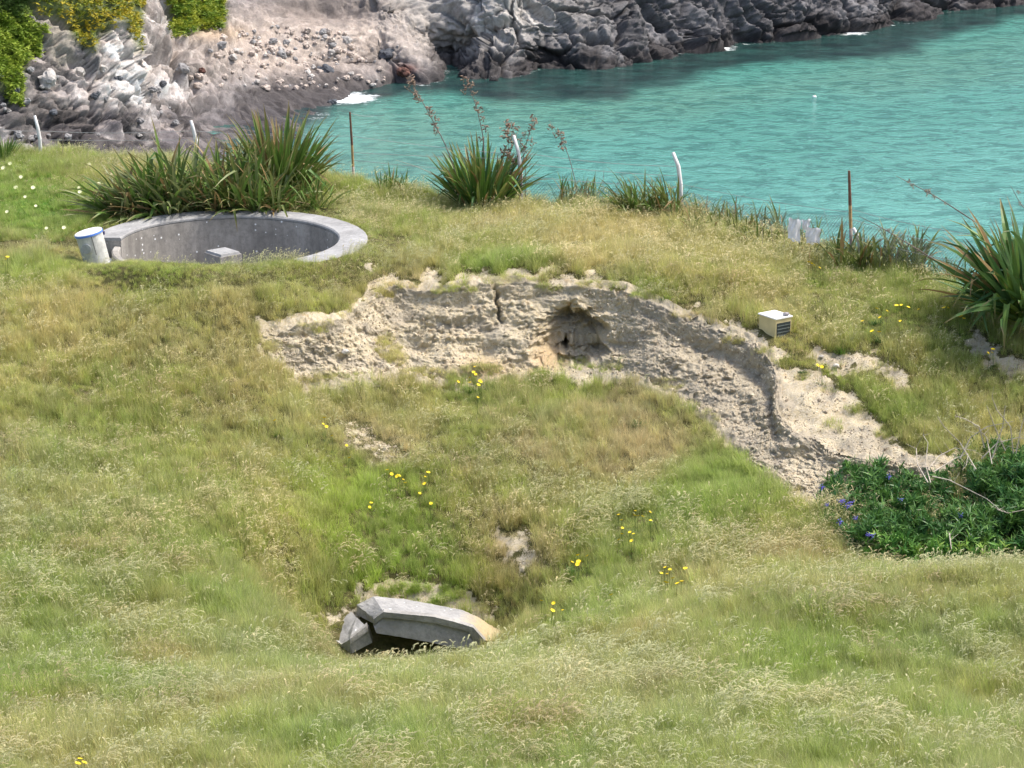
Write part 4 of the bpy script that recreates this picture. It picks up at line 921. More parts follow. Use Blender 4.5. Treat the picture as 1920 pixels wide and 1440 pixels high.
def flax_mat(name, a, b, tipc, tipstart=.78, brown=.08):
    def fn(m):
        r = rnd(m); c = m.mix(r, a, b)
        r2 = m.math('FRACT', m.math('MULTIPLY', r, 17.3)); c = m.mix(m.math('LESS_THAN', r2, brown), c, (.30, .20, .085))
        t = m.attr('tip', out='Fac'); c = m.mix(m.ramp(m.math('ADD', t, m.math('MULTIPLY', r2, .12)), [(tipstart, 0.0), (1.02, .85)]), c, tipc)
        return m.mix(m.ramp(m.noise(6, 3), [(.4, .25), (.6, 0.0)]), c, (.10, .10, .03))
    return leafy(name, fn, .22, .42)
M_FLAX = flax_mat('flax_leaf', (.065, .145, .022), (.16, .26, .055), (.24, .17, .07), .84, .05)
M_FLAXB = flax_mat('flax_leaf_bronze', (.10, .145, .03), (.21, .25, .07), (.27, .20, .09), .82, .10)
M_FLAXD = flax_mat('flax_leaf_deep', (.030, .095, .022), (.10, .19, .06), (.24, .17, .09), .9, .08)
M_FLAXP = flax_mat('flax_leaf_pale', (.10, .15, .045), (.21, .25, .10), (.30, .26, .12), .8, .12)
M_STALK = flat_mat('dry_stalk', (.20, .15, .13), .85, .4, 10); M_POD = flat_mat('dry_pods', (.26, .18, .13), .9, .5, 30); M_PALE = flat_mat('pale_stalk', (.42, .36, .28), .85, .25, 10)
VAR = {}
def variants(wr):
    if wr not in VAR:
        VAR[wr] = [leaf_mesh(1, wr, b_, k_, brk=q_) for b_, k_, q_ in [(.15, 0, None), (.35, 0, None), (.6, 0, None), (.95, 0, None), (1.4, 0, None), (.5, 1.5, .55), (.3, 1.9, .68), (2.0, 0, None)]]
    return VAR[wr]
def flax(u, v, Y, n, L, spread, mat, label, wr=.05, base=.35, lean=(0, 0), cats='flax bush', bw=(3, 4, 4, 3, 2, 1, 1, 1), tilt=.62, asp=1.0, elong=1.0, name='flax_bush', seed=1, mats=None):
    rr_ = random.Random(seed); b0_ = P(u, v, Y); b0_.z = max(b0_.z, float(gz(b0_.x, b0_.y))-.04); o = empty(name, b0_); tag(o, label, cats, 'flax clumps along the fence')
    vr = variants(wr)
    mine = {}
    for i in range(n):
        q = rr_.choices(range(8), bw)[0]; mt = mat if not mats else rr_.choice(mats)
        key = (q, mt.name)
        if key not in mine:
            me_ = vr[q].copy(); me_.materials.clear(); me_.materials.append(mt); mine[key] = me_
        l = bpy.data.objects.new('leaf', mine[key]); COL.objects.link(l); l.parent = o
        az = rr_.uniform(0, 6.283); k = rr_.random()**.7; r = base*math.sqrt(rr_.random())
        bxp, byp = r*math.cos(az)*elong, r*math.sin(az)
        if elong > 1.5:   # long clump: leaves start anywhere along it
            bxp = rr_.uniform(-1, 1)*base*elong
        tl = tilt*k*spread + rr_.uniform(0, .08)
        Ls = L*rr_.uniform(.6, 1.08)*(1-.25*k)
        l.location = (bxp, byp, -.12)
        d = Vector((math.sin(tl)*math.cos(az)*asp+lean[0], math.sin(tl)*math.sin(az)+lean[1], math.cos(tl))).normalized()
        az2 = math.atan2(d.y, d.x)
        M_ = Matrix.Rotation(az2, 4, 'Z') @ Matrix.Rotation(math.acos(max(-1, min(1, d.z))), 4, 'Y') @ Matrix.Rotation(rr_.uniform(-.7, .7), 4, 'Z')
        l.rotation_euler = M_.to_euler(); l.scale = (Ls,)*3
    return o
def pod_mesh(seed, sz):
    rr_ = random.Random(seed); mb = MB()
    for i in range(9):
        c = Vector((rr_.gauss(0, .35), rr_.gauss(0, .35), rr_.gauss(0, .4)))*sz; d = Vector((rr_.gauss(0, 1), rr_.gauss(0, 1), rr_.uniform(-.2, 1.2))).normalized()*sz*.7
        mb.tube([c-d*.5, c, c+d*.5], [sz*.03, sz*.13, sz*.02], 4, False)
        mb.tube([Vector((0, 0, 0)), c], sz*.03, 3, False)
    return mb.mesh('pod_cluster')
PODS = [pod_mesh(s_, .24) for s_ in range(4)]
for q in PODS: q.materials.append(M_POD)
def stalk(parent, pts, Y, pods, r0=.022, mat=None, ymesh=None, podscale=1.0, seed=0):
    rr_ = random.Random(seed + int(pts[0][0])); w_ = [P(u, v, Y+(i*.15)) for i, (u, v) in enumerate(pts)]
    # smooth
    sm_ = []
    for i in range(len(w_)-1):
        for k in range(4): sm_.append(w_[i].lerp(w_[i+1], k/4))
    sm_.append(w_[-1])
    sm_ = [sm_[0]] + [(sm_[i-1]+sm_[i]*2+sm_[i+1])/4 for i in range(1, len(sm_)-1)] + [sm_[-1]]
    mb = MB(); mb.tube(sm_, [r0*(1-.65*i/(len(sm_)-1)) for i in range(len(sm_))], 5)
    L_ = parent.location; mb.v = [(q[0]-L_.x, q[1]-L_.y, q[2]-L_.z) for q in mb.v]
    s_ = link(mb.mesh('flower_stalk'), 'flower_stalk', mat or M_STALK, parent)
    tot_ = len(sm_)-1
    for f_ in pods:
        x_ = f_*tot_; i = min(int(x_), tot_-1); c = sm_[i].lerp(sm_[i+1], x_-i) - Vector(L_) 
        side = rr_.choice((-1, 1)); c = c + Vector((side*rr_.uniform(.04, .16), 0, rr_.uniform(-.02, .05)))
        pq = bpy.data.objects.new('pod_cluster', PODS[rr_.randrange(4)]); COL.objects.link(pq); pq.parent = s_; pq.location = c; k = podscale*rr_.uniform(.7, 1.2); pq.scale = (k, k, k); pq.rotation_euler = (rr_.uniform(-.4, .4), rr_.uniform(-.4, .4), rr_.uniform(0, 6))
    return s_
fA = flax(525, 365, 110.6, 290, 4.1, 1.15, M_FLAX, 'tallest flax bush with upright olive sword leaves behind the left side of the pit', .050, .8, seed=1, tilt=.72, bw=(5,5,4,2,1,1,0,0), mats=[M_FLAX, M_FLAX, M_FLAXB])
fB = flax(385, 395, 108.2, 298, 3.7, 1.3, M_FLAXB, 'tangled olive flax clump between the tall bush and the pit rim', .052, .9, (-.1, 0), elong=2.6, seed=2, bw=(2,3,4,4,3,2,1,1), tilt=.8, mats=[M_FLAX, M_FLAXB, M_FLAXP])
fC = flax(275, 420, 107.4, 298, 3.3, 1.4, M_FLAXP, 'low sprawling pale green flax at the left, leaning over the pit edge', .058, .6, (-.45, -.1), elong=2.2, seed=3, bw=(1,2,4,4,4,1,1,2), tilt=.9, mats=[M_FLAXP, M_FLAX, M_FLAXP])
fD = flax(540, 395, 108.3, 190, 2.0, 1.5, M_FLAXB, 'short brownish flax growing under the right side of the tallest flax', .055, .7, elong=2.4, seed=4, bw=(1,3,4,4,3,1,1,1), tilt=.8, mats=[M_FLAX, M_FLAXB])
fM = flax(465, 400, 107.9, 280, 2.9, 1.4, M_FLAX, 'mid height flax clump directly behind the back of the pit rim', .052, .8, elong=1.8, seed=21, bw=(2,4,4,4,3,1,1,1), tilt=.8, mats=[M_FLAX, M_FLAXB, M_FLAXP])
stalk(fA, [(560,345),(535,290),(500,215)], 110.2, [], .018, M_PALE); stalk(fB, [(310,318),(290,300),(268,272)], 109.5, [], .016, M_PALE)
fE = flax(905, 384, 109.0, 270, 3.2, 1.05, M_FLAX, 'lone green flax fan with brown tips at the middle of the cliff edge', .058, .85, seed=5, tilt=.80, bw=(6,5,3,2,1,1,0,0), mats=[M_FLAX, M_FLAX, M_FLAXD, M_FLAXB], asp=1.1)
stalk(fE, [(862,345),(835,270),(800,205),(765,143)], 109.5, [.45,.5,.57,.63,.66,.75,.78,.84,.9,.94,.98], .028)
stalk(fE, [(908,290),(905,250),(892,195),(872,143)], 109.7, [.25,.38,.5,.6,.68,.8,.85,.93,.97], .024)
stalk(fE, [(962,375),(955,300),(952,225)], 109.0, [.45,.5,.55,.6,.65,.7,.75,.8,.9,.97], .018, podscale=1.25)
stalk(fE, [(985,370),(985,300),(968,255),(952,225)], 109.1, [.5,.6,.7,.85,.9], .018); stalk(fE, [(976,372),(980,300),(992,250),(1003,215)], 109.0, [.35,.5,.58,.66,.75,.85,.95], .02)
stalk(fE, [(850,350),(818,328),(775,310),(742,300)], 109.0, [], .018, M_PALE)
fF = flax(1082, 376, 109.0, 80, 1.5, 1.0, M_FLAXP, 'small pale green flax clump with one thin bent flower stalk', .05, .45, elong=1.8, seed=6, mats=[M_FLAXP, M_FLAX])
stalk(fF, [(1084,360),(1066,290),(1050,258),(1030,225)], 109.3, [.5,.62,.72,.74,.85], .018)
fG = flax(738, 362, 110.8, 80, 1.4, 1.1, M_FLAX, 'small low green flax tuft between the rusty post and the lone flax fan', .05, .35, elong=1.7, seed=7)
fH = flax(1222, 402, 106.8, 220, 2.3, 1.4, M_FLAXB, 'dull brownish flax leaning left beside the bent white post', .045, .55, (-.35, 0), elong=2.2, seed=8, bw=(1,1,3,4,4,2,2,3), mats=[M_FLAXB, M_FLAXB, M_FLAX])
fI = flax(1650, 498, 99.9, 210, 2.1, 1.3, M_FLAXB, 'scrubby withered flax below the rusty post at the right', .06, .55, elong=3.0, seed=9, bw=(1,1,3,4,4,3,2,3), mats=[M_FLAXB, M_FLAXP, M_FLAXB])
fJ = flax(1385, 442, 104.3, 170, 1.6, 1.3, M_FLAXB, 'sparse brown flax remnants along the netting between the white post and the torn sheet', .05, .5, (-.3, 0), elong=4.0, seed=10, mats=[M_FLAXB])
fN1 = flax(1460, 468, 102.9, 160, 1.5, 1.5, M_FLAXB, 'low brown flax scrub just left of the torn plastic sheet', .05, .5, (-.2, 0), elong=3.2, seed=31, mats=[M_FLAXB, M_FLAXB, M_FLAX], bw=(1,1,3,4,4,2,2,3))
fN2 = flax(1320, 425, 105.9, 150, 1.5, 1.5, M_FLAXB, 'brown drooping flax scrub immediately right of the bent white post', .05, .5, (-.2, 0), elong=3.2, seed=32, mats=[M_FLAXB, M_FLAXB, M_FLAX], bw=(1,1,3,4,4,2,2,3))
fN3 = flax(1560, 487, 101.2, 130, 1.3, 1.5, M_FLAXB, 'withered flax scrub between the torn sheet and the rusty post', .05, .5, (-.1, 0), elong=2.5, seed=33, mats=[M_FLAXB, M_FLAXP], bw=(1,1,3,4,4,2,2,3))
fN4 = flax(1745, 520, 98.8, 150, 1.3, 1.5, M_FLAXB, 'brownish scrub between the right hand post scrub and the large flax', .05, .5, (-.1, 0), elong=2.8, seed=34, mats=[M_FLAXB, M_FLAXP, M_FLAX], bw=(1,1,3,4,4,2,2,3))
fK = flax(1932, 590, 93.6, 299, 5.0, 1.2, M_FLAXD, 'large dark green flax bush spreading in from the right edge', .062, .8, seed=11, tilt=1.0, bw=(3,4,4,3,4,3,3,3), mats=[M_FLAXD, M_FLAXD, M_FLAX])
stalk(fK, [(1835,420),(1770,378),(1740,360),(1680,330)], 96.5, [.3,.5,.62,.7,.8,.9], .026, podscale=.55); stalk(fK, [(1760,492),(1700,455),(1650,425),(1610,405)], 97.2, [.2,.6], .026, podscale=.45)
stalk(fK, [(1925,395),(1912,380),(1895,348)], 95.5, [.4, .8], .02, podscale=.6)
fL = flax(8, 292, 117.3, 90, 1.25, 1.0, M_FLAX, 'small dark flax at the far left edge beside the white stub post', .05, .4, seed=12)
# ================================================================== FENCE
M_WP = flat_mat('whitewashed_concrete', (.70, .68, .66), .85, .2, 12); M_RUST = flat_mat('rusted_iron', (.17, .085, .055), .85, .5, 16); M_OLDP = flat_mat('old_grey_post', (.36, .29, .25), .85, .4, 12); M_RUSTY = flat_mat('faded_orange_paint', (.42, .27, .12), .8, .4, 16); M_WIRE = flat_mat('old_wire', (.34, .34, .33), .6, .3)
fence = empty('wire_fence', P(1270, 395, 107.0)); tag(fence, 'broken wire netting fence on mixed white and rusty posts along the cliff edge', 'fence')
FP = [('w', [(76,292),(75,262),(71,240),(65,217)], 117.6, .085, 'white post with a bent top at the far left'), ('w', [(368,300),(367,262),(362,240),(358,226)], 114.8, .085, 'white post with a bent top behind the flax'),
      ('r', [(665,352),(660,272),(656,210)], 112.0, .05, 'thin rusty post with a pale orange middle beside the tall flax'), ('w', [(978,380),(976,320),(972,285),(963,254)], 109.2, .09, 'white bent post half hidden by the lone flax'),
      ('w', [(1278,395),(1276,345),(1272,312),(1262,286)], 107.0, .09, 'white bent post standing clear against the water'), ('r', [(1598,468),(1594,385),(1592,320)], 100.6, .06, 'tall rusty post at the right'), 
      ('w', [(1618,465),(1608,443),(1600,428)], 100.4, .07, 'leaning white strut at the foot of the rusty post')]
tops = []
for kind, pts, Y, r, lab in FP:
    w_ = [P(u, v, Y) for u, v in pts]; w_[0] = w_[0]-Vector((0, 0, .6)); mb = MB()
    if kind == 'w':
        mb.tube(w_, [r, r, r*.92, r*.75], 8) if len(w_) == 4 else mb.tube(w_, r, 7)
        o = part(mb, 'post', M_WP, fence, True)
    else:
        m2 = w_[1]; lo = w_[0].lerp(m2, .62); mb.tube([w_[0], lo], r*1.05, 6); o = part(mb, 'post', M_OLDP, fence, True)
        mbp = MB(); mbp.tube([lo, m2], r*1.08, 6); L_ = fence.location; mbp.v = [(a_[0]-L_.x, a_[1]-L_.y, a_[2]-L_.z) for a_ in mbp.v]; link(mbp.mesh('painted_band'), 'painted_band', M_RUSTY, o)
        mb2 = MB(); mb2.tube([m2, w_[2]], [r*1.1, r*.8], 6); L_ = fence.location
        q = part(mb2, 'post_top', M_RUST, o, True) if False else None
        mb2.v = [(a_[0]-L_.x, a_[1]-L_.y, a_[2]-L_.z) for a_ in mb2.v]; link(mb2.mesh('rusted_top'), 'rusted_top', M_RUST, o)
    o['label'] = lab; tops.append([Vector(p_) for p_ in w_])
def sag(a, b, d, n=14): return [a.lerp(b, i/n)-Vector((0, 0, d*4*(i/n)*(1-i/n))) for i in range(n+1)]
wires = [((-40,232,118),(71,245,117.6)),((71,245,117.6),(362,245,114.8)),((362,245,114.8),(657,255,112)),((657,255,112),(972,290,109.2)),((660,286,112),(974,298,109.2)),((656,212,112),(700,218,112)),
         ((974,305,109.2),(1274,330,107)),((976,330,109.2),(1276,352,107)),((972,285,109.2),(1272,312,107)),((1275,345,107),(1594,398,100.6)),((1594,392,100.6),(1830,440,97)),((1595,410,100.6),(1830,470,97)),((1597,440,100.6),(1800,490,97.5)),((660,300,112),(976,322,109.2)),((75,262,117.6),(366,262,114.8))]
for a_, b_ in wires:
    mb = MB(); mb.tube(sag(P(*a_), P(*b_), random.uniform(.03, .14)), .011, 4, False); part(mb, 'strand_wire', M_WIRE, fence)
def netting(a, b, c, d, nx, nz):
    """a,b top; d,c bottom; diamond mesh"""
    mb = MB()
    def q(s, t):
        s = min(max(s, 0), 1); top_ = a.lerp(b, s)-Vector((0, 0, .25*4*s*(1-s))); bot = d.lerp(c, s); p = top_.lerp(bot, t)
        return p + Vector((0, .12*math.sin(s*9+t*3), 0))
    for i in range(nx):
        for j in range(nz):
            for (s0, t0, s1, t1) in ((i, j, i+1, j+1), (i+1, j, i, j+1)):
                p0, p1 = q(s0/nx, t0/nz), q(s1/nx, t1/nz); dd = (p1-p0).cross(Vector((0, 1, 0))).normalized()*.005
                mb.add([p0-dd, p0+dd, p1+dd, p1-dd], [(0, 1, 2, 3)])
    return mb
part(netting(P(1277,355,107), P(1595,405,100.7), P(1598,500,100.7), P(1279,415,107), 60, 12), 'netting', M_WIRE, fence)
part(netting(P(1596,410,100.6), P(1830,455,97), P(1830,520,97), P(1598,490,100.6), 44, 10), 'netting', M_WIRE, fence)
part(netting(P(978,335,109.2), P(1276,355,107), P(1278,400,107), P(978,385,109.2), 50, 7), 'netting', M_WIRE, fence)
# torn plastic caught on the netting
M_PLAS = flat_mat('pale_torn_plastic', (.82, .80, .82), .5, .15, 10)
ts = empty('torn_sheet', P(1508, 480, 100.9)); tag(ts, 'torn pale plastic sheeting caught on the netting left of the rusty post', 'plastic sheet')
def sheet(poly, Y, nx=10):
    """poly: 4 corners tl,tr,br,bl -> crumpled sheet with thickness"""
    tl, tr, br, bl = [P(u, v, Y) for u, v in poly]; V0 = []
    for i in range(nx+1):
        for j in range(nx+1):
            s, t = i/nx, j/nx; p = tl.lerp(tr, s).lerp(bl.lerp(br, s), t); p.y += .07*math.sin(s*7+t*2)+.04*math.sin(s*17+j); p.z += .03*math.sin(s*11)*(t > .9 or t < .1); p.x += .02*math.sin(t*9); V0.append(p)
    m_ = (nx+1)**2; mb = MB(); Vb = [p+Vector((0, .015, 0)) for p in V0]
    fs = []; 
    for i in range(nx):
        for j in range(nx):
            a_ = i*(nx+1)+j; fs += [(a_, a_+nx+1, a_+nx+2, a_+1), (m_+a_+1, m_+a_+nx+2, m_+a_+nx+1, m_+a_)]
    mb.add(V0+Vb, fs); return mb
for poly in ([(1479,415),(1502,417),(1500,462),(1477,452)], [(1503,419),(1521,415),(1518,428),(1506,440)], [(1510,431),(1539,433),(1537,462),(1512,462)]): part(sheet([(a_, b_-5) for a_, b_ in poly], 100.9), 'sheet_piece', M_PLAS, ts, True)
# thin dead stems on the cliff edge
def twigs(name, label, spots, Y, mat, r=.008, cat='dead twigs', lean=.25, hgt=(40, 90), fork=2):
    rr_ = random.Random(len(label)); u0, v0 = spots[0]; o = empty(name, P(u0, v0, Y)); tag(o, label, cat)
    for (u, v) in spots:
        mb = MB(); h = rr_.uniform(*hgt); k = rr_.uniform(-lean, lean); b0 = P(u, v, Y)-Vector((0, 0, .15)); m1 = P(u+k*h*.5, v-h*.5, Y+.1); t1 = P(u+k*h*1.3, v-h, Y+.2)
        mb.tube([b0, m1, t1], [r, r*.8, r*.4], 4, False)
        for _ in range(fork):
            s = rr_.uniform(.3, .8); p0 = b0.lerp(m1, s*2) if s < .5 else m1.lerp(t1, (s-.5)*2); q = p0 + Vector((rr_.uniform(-.35, .35), rr_.uniform(-.1, .1), rr_.uniform(.1, .45))); mb.tube([p0, p0.lerp(q, .5)+Vector((0, 0, .04)), q], [r*.7, r*.5, r*.3], 3, False)
        part(mb, 'stem', mat, o)
    return o
M_TWIG = flat_mat('dead_twig', (.22, .17, .15), .9, .3); M_TWIGP = flat_mat('bleached_twig', (.46, .40, .32), .9, .25)
twigs('dead_plant', 'thin dead stems sticking up round the torn plastic sheet', [(1470,470),(1478,470),(1511,478),(1530,480),(1545,485),(1560,470),(1572,480),(1430,450),(1452,462)], 101.2, M_TWIG)
twigs('dead_plant', 'thin dead stems on the edge right of the rusty post', [(1625,490),(1650,495),(1680,500),(1720,500),(1735,498),(1745,505),(1700,500)], 99.0, M_TWIG, lean=.15)
twigs('dead_plant', 'wispy dead stems on the edge left of the bent white post', [(1130,372),(1150,372),(1180,380),(1226,380),(1240,385)], 107.8, M_TWIG, lean=.3, hgt=(25, 60))
twigs('dead_plant', 'thin dark stems beside the first white post at the left', [(115,290),(118,292),(230,300),(250,300)], 116.5, M_TWIG, lean=.15, hgt=(45, 75))
# ================================================================== SHRUB
def bush_leaf(m):
    r = rnd(m); r2 = m.math('FRACT', m.math('MULTIPLY', r, 13.7)); c = m.mix(r, (.055, .165, .035), (.17, .33, .06)); c = m.mix(m.math('LESS_THAN', r2, .16), c, (.22, .34, .06))
    return c
M_SHRUB = leafy('shrub_leaf', bush_leaf, .25, .38)
def whorl(seed, n=11, L=.30):
    rr_ = random.Random(seed); mb = MB()
    for i in range(n):
        az = 6.283*i/n*2.4 + rr_.uniform(-.3, .3); blade(mb, (0, 0, rr_.uniform(-.16, .04)), az, L*rr_.uniform(.6, 1.15), .05*rr_.uniform(.7, 1.2), rr_.uniform(.2, .9), rr_.uniform(.35, 1.25), 3, 0, 1, rr_.uniform(-.5, .5))
    mb.tube([(0, 0, -.3), (0, 0, 0)], .008, 3, False)
    return mb.mesh('leaf_whorl')
WH = [whorl(s_) for s_ in range(6)]
for q in WH: q.materials.append(M_SHRUB)
OUT = [(1532,940),(1545,905),(1570,880),(1600,868),(1625,862),(1650,865),(1690,880),(1730,895),(1780,885),(1812,845),(1840,822),(1880,812),(2000,800),(2050,1080),(1900,1070),(1700,1075),(1640,1060),(1590,1010),(1545,965)]
shr = empty('leafy_shrub', P(1740, 1060, 82.0)); tag(shr, 'dense dark green shrub with narrow leaves and a few violet blue flowers at the right', 'shrub')
def shrY(u, v):
    if (u, v) in _c: return _c[(u, v)]
    h_ = hit(u, min(v, 1070), 77.5, 95); _c[(u, v)] = h_.y; return h_.y
_c = {}
rr_ = random.Random(4); made = 0; pts_s = []; extra = MB(); spts = []
Un = []; 
while len(spts) < 2300:
    u = rr_.uniform(1525, 2050); v = rr_.uniform(820, 1085)
    spts.append((u, v))
sd_ = poly_sd(np.array([p_[0] for p_ in spts]), np.array([p_[1] for p_ in spts]), OUT)
lump = fbm(np.array([p_[0] for p_ in spts])*.02, np.array([p_[1] for p_ in spts])*.03, oct=3, k=400)
cand = []
for (u, v), s, lu in zip(spts, sd_, lump):
    if s < -4: continue
    if lu < -.5: continue
    bulge = min(1.0, max(s, 0)/45.0); Y = shrY(u, v) - .2 - bulge*1.3 - lu*1.0 + rr_.uniform(0, .45)
    cand.append((u, v, Y))
rr_.shuffle(cand)
cand.sort(key=lambda c_: (c_[0] > 1935, c_[2]))
def put_whorl(c_, asobj):
    u, v, Y = c_; p = P(u, v, Y); e = Euler((rr_.gauss(.35, .45), rr_.gauss(0, .45), rr_.uniform(0, 6.28))); k = rr_.uniform(.85, 1.5)
    if asobj:
        o = bpy.data.objects.new('leaf_whorl', WH[rr_.randrange(6)]); COL.objects.link(o); o.parent = shr; o.location = p-shr.location; o.rotation_euler = e; o.scale = (k, k, k)
    else:
        me_ = WH[rr_.randrange(6)]; M_ = Matrix.Translation(p) @ e.to_matrix().to_4x4() @ Matrix.Scale(k, 4)
        extra.add([M_ @ v_.co for v_ in me_.vertices], [tuple(pp.vertices) for pp in me_.polygons], rr_.random())
for i, c_ in enumerate(cand): put_whorl(c_, i < 300)
for c_ in cand[:1100]:
    put_whorl((c_[0]+rr_.uniform(-10, 10), c_[1]+rr_.uniform(-4, 12), c_[2]+rr_.uniform(.3, .9)), False)
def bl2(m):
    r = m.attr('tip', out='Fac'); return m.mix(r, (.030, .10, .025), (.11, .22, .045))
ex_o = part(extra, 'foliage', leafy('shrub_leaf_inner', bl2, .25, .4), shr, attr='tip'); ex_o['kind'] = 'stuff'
mb = MB()
for i in range(60):
    u = rr_.uniform(1570, 1960); v = rr_.uniform(900, 1060); Y = shrY(u, v)-.5; p = P(u, v, Y); b_ = p+Vector((rr_.uniform(-.6, .6), .6, -1.2)); mb.tube([b_, b_.lerp(p, .5)+Vector((.1, 0, .1)), p], [.02, .015, .008], 4, False)
part(mb, 'stems', M_TWIG, shr)
M_VIO = flat_mat('violet_petals', (.16, .14, .55), .6, .3, 20)
def flower_head(seed):
    r2 = random.Random(seed); mb = MB()
    for i in range(14):
        c = Vector((r2.gauss(0, .05), r2.gauss(0, .05), r2.gauss(0, .05))); mb.tube([c, c+Vector((r2.gauss(0, .03), r2.gauss(0, .03), .03))], [.022, .006], 5)
    return mb.mesh('flower')
FH = [flower_head(s_) for s_ in range(3)]
for q in FH: q.materials.append(M_VIO)
for i, (u, v) in enumerate([(1550,947),(1588,950),(1578,938),(1604,972),(1574,980),(1635,1002),(1800,968),(1540,915),(1594,941),(1627,1003),(1666,895),(1690,935),(1577,940)]):
    Y = shrY(u, v)-1.9; o = bpy.data.objects.new('flower', FH[i % 3]); COL.objects.link(o); o.parent = shr; o.location = P(u, v, Y)-shr.location; k = rr_.uniform(.6, 1.1); o.scale = (k, k, k)
# bleached twigs arching above the shrub
dt = empty('dead_branches', P(1800, 880, 86.0)); tag(dt, 'bleached bare branches arching above the dark green shrub', 'dead branches')
TWG = [[(1745,905),(1735,870),(1740,830),(1730,815)],[(1740,880),(1760,855),(1790,840),(1830,845)],[(1750,885),(1790,860),(1815,850),(1812,872),(1805,880)],[(1748,893),(1780,900),(1810,915),(1850,935),(1880,960)],[(1830,880),(1800,830),(1770,800),(1758,780)],[(1860,870),(1850,820),(1820,790)],[(1860,860),(1880,800),(1885,760)],[(1900,850),(1895,800),(1870,770),(1860,745)],[(1905,850),(1915,800),(1925,770)],[(1870,955),(1890,962),(1925,955)],[(1840,860),(1870,830),(1910,820),(1935,825)],[(1740,905),(1720,870),(1718,840),(1728,820)],[(1800,860),(1820,820),(1850,800),(1900,790)],[(1780,1000),(1784,1030)],[(1846,840),(1836,800),(1808,785),(1790,780)],[(1885,845),(1865,800),(1850,760)]]
for t_ in TWG:
    Yb = 85.0; w_ = [P(u, v, max(shrY(u, max(v, 850)), 81)-2.1) for u, v in t_]; mb = MB(); k = len(w_); mb.tube(w_, [.023*(1-.6*i/(k-1)) for i in range(k)], 5, False)
    for _ in range(3):
        i = rr_.randrange(k-1); p0 = w_[i].lerp(w_[i+1], rr_.random()); q = p0+Vector((rr_.uniform(-.4, .4), rr_.uniform(-.1, .2), rr_.uniform(.05, .4))); mb.tube([p0, q], [.009, .004], 3, False)
    part(mb, 'branch', M_TWIGP, dt)
# ================================================================== SMALL PLANTS AND FLOWERS
M_YEL = flat_mat('yellow_petals', (.85, .62, .02), .6, .05); M_WEED = leafy('weed_leaf', lambda m: m.mix(rnd(m), (.035, .11, .03), (.07, .17, .04)), .25); M_WEEDG = leafy('weed_leaf_green', lambda m: m.mix(rnd(m), (.06, .15, .02), (.10, .20, .03)), .3)
def flower_mesh(r):
    mb = MB(); n_ = 12; vs = [Vector((0, 0, 0))]
    for k in range(n_*2): a = 6.283*k/(n_*2); rr2 = r if k % 2 == 0 else r*.72; vs.append(Vector((rr2*math.cos(a), rr2*math.sin(a), .018)))
    vs.append(Vector((0, 0, -.02))); f = [(0, 1+k, 1+(k+1) % (2*n_)) for k in range(2*n_)] + [(2*n_+1, 1+(k+1) % (2*n_), 1+k) for k in range(2*n_)]
    mb.add(vs, f); return mb.mesh('flower_head')
FYEL = flower_mesh(.078); FYEL.materials.append(M_YEL)
def tuft_leaves(mb, c, n_, L, wd, rr_, rad=.1, up=.4):
    for _ in range(n_):
        a = rr_.uniform(0, 6.283); r = rad*rr_.random(); blade(mb, (c[0]+r*math.cos(a), c[1]+r*math.sin(a), c[2]-.02), a+rr_.uniform(-.5, .5), L*rr_.uniform(.6, 1.15), wd, rr_.uniform(.4, 1.3), rr_.uniform(.1, 1.1-up), 3, 0, 1, rr_.uniform(-.3, .3))
rr_ = random.Random(9)
for fl, lab, lm in CLU:
    lm = M_WEEDG if lm == 'green' else M_WEED
    g0 = [hit(u, v+34) for u, v in fl]; base = sum(g0, Vector())/len(g0); o = empty('flower_clump', base); tag(o, lab, 'yellow flowers')
    lv = MB(); sm_ = MB()
    for (u, v), g in zip(fl, g0):
        top_ = P(u, v, g.y-.25); sm_.tube([g-Vector((0, 0, .05)), g.lerp(top_, .5)+Vector((rr_.uniform(-.04, .04), 0, 0)), top_], .006, 3, False); tuft_leaves(lv, g, 9, .24, .02, rr_)
        f_ = bpy.data.objects.new('flower', FYEL); COL.objects.link(f_); f_.parent = o; f_.location = top_-base; f_.rotation_euler = (rr_.uniform(.1, .7), rr_.uniform(-.3, .3), rr_.uniform(0, 6)); k = rr_.uniform(.7, 1.15); f_.scale = (k, k, k)
    part(sm_, 'stems', lm, o); part(lv, 'leaves', lm, o)
WEEDS = [(1245,562,20,'small bright green rosette on the bare top edge of the bank'),(1578,662,42,'largest bright green weed rosette right of the cream box'),(755,736,34,'dark bluish green weed on the left of the hollow below the bank'),(1027,478,30,'grey green weed tuft above the middle of the bank'),
 (1765,652,24,'dark green weed tuft between the two bare strips at the right'),(1650,640,26,'greyish weed clump between the flax and the bare strip'),(1640,608,24,'blue green weed beneath the yellow flowers'),(1102,1130,30,'deep green weed low in the hollow'),(1075,1075,30,'bright green weed below the five yellow flowers'),(1195,800,30,'soft green weed on the brown slope of the hollow'),(880,735,26,'fresh green weed under the yellow flowers by the bank'),(1505,700,14,'tiny grey green weed on the bare slope'),(1160,1010,20,'leafy weed below the large flower group')]
for (u, v, sz, lab) in WEEDS:
    g = hit(u, v); mb = MB(); L_ = sz/55.0; 
    for _ in range(3): tuft_leaves(mb, (0, 0, 0), 22, L_*.62, .035, rr_, L_*.45, .2)
    o = link(mb.mesh('weed'), 'weed', M_WEED if 'grey' in lab or 'dark' in lab or 'blue' in lab or 'deep' in lab else M_WEEDG); o.location = g; tag(o, lab, 'weed')
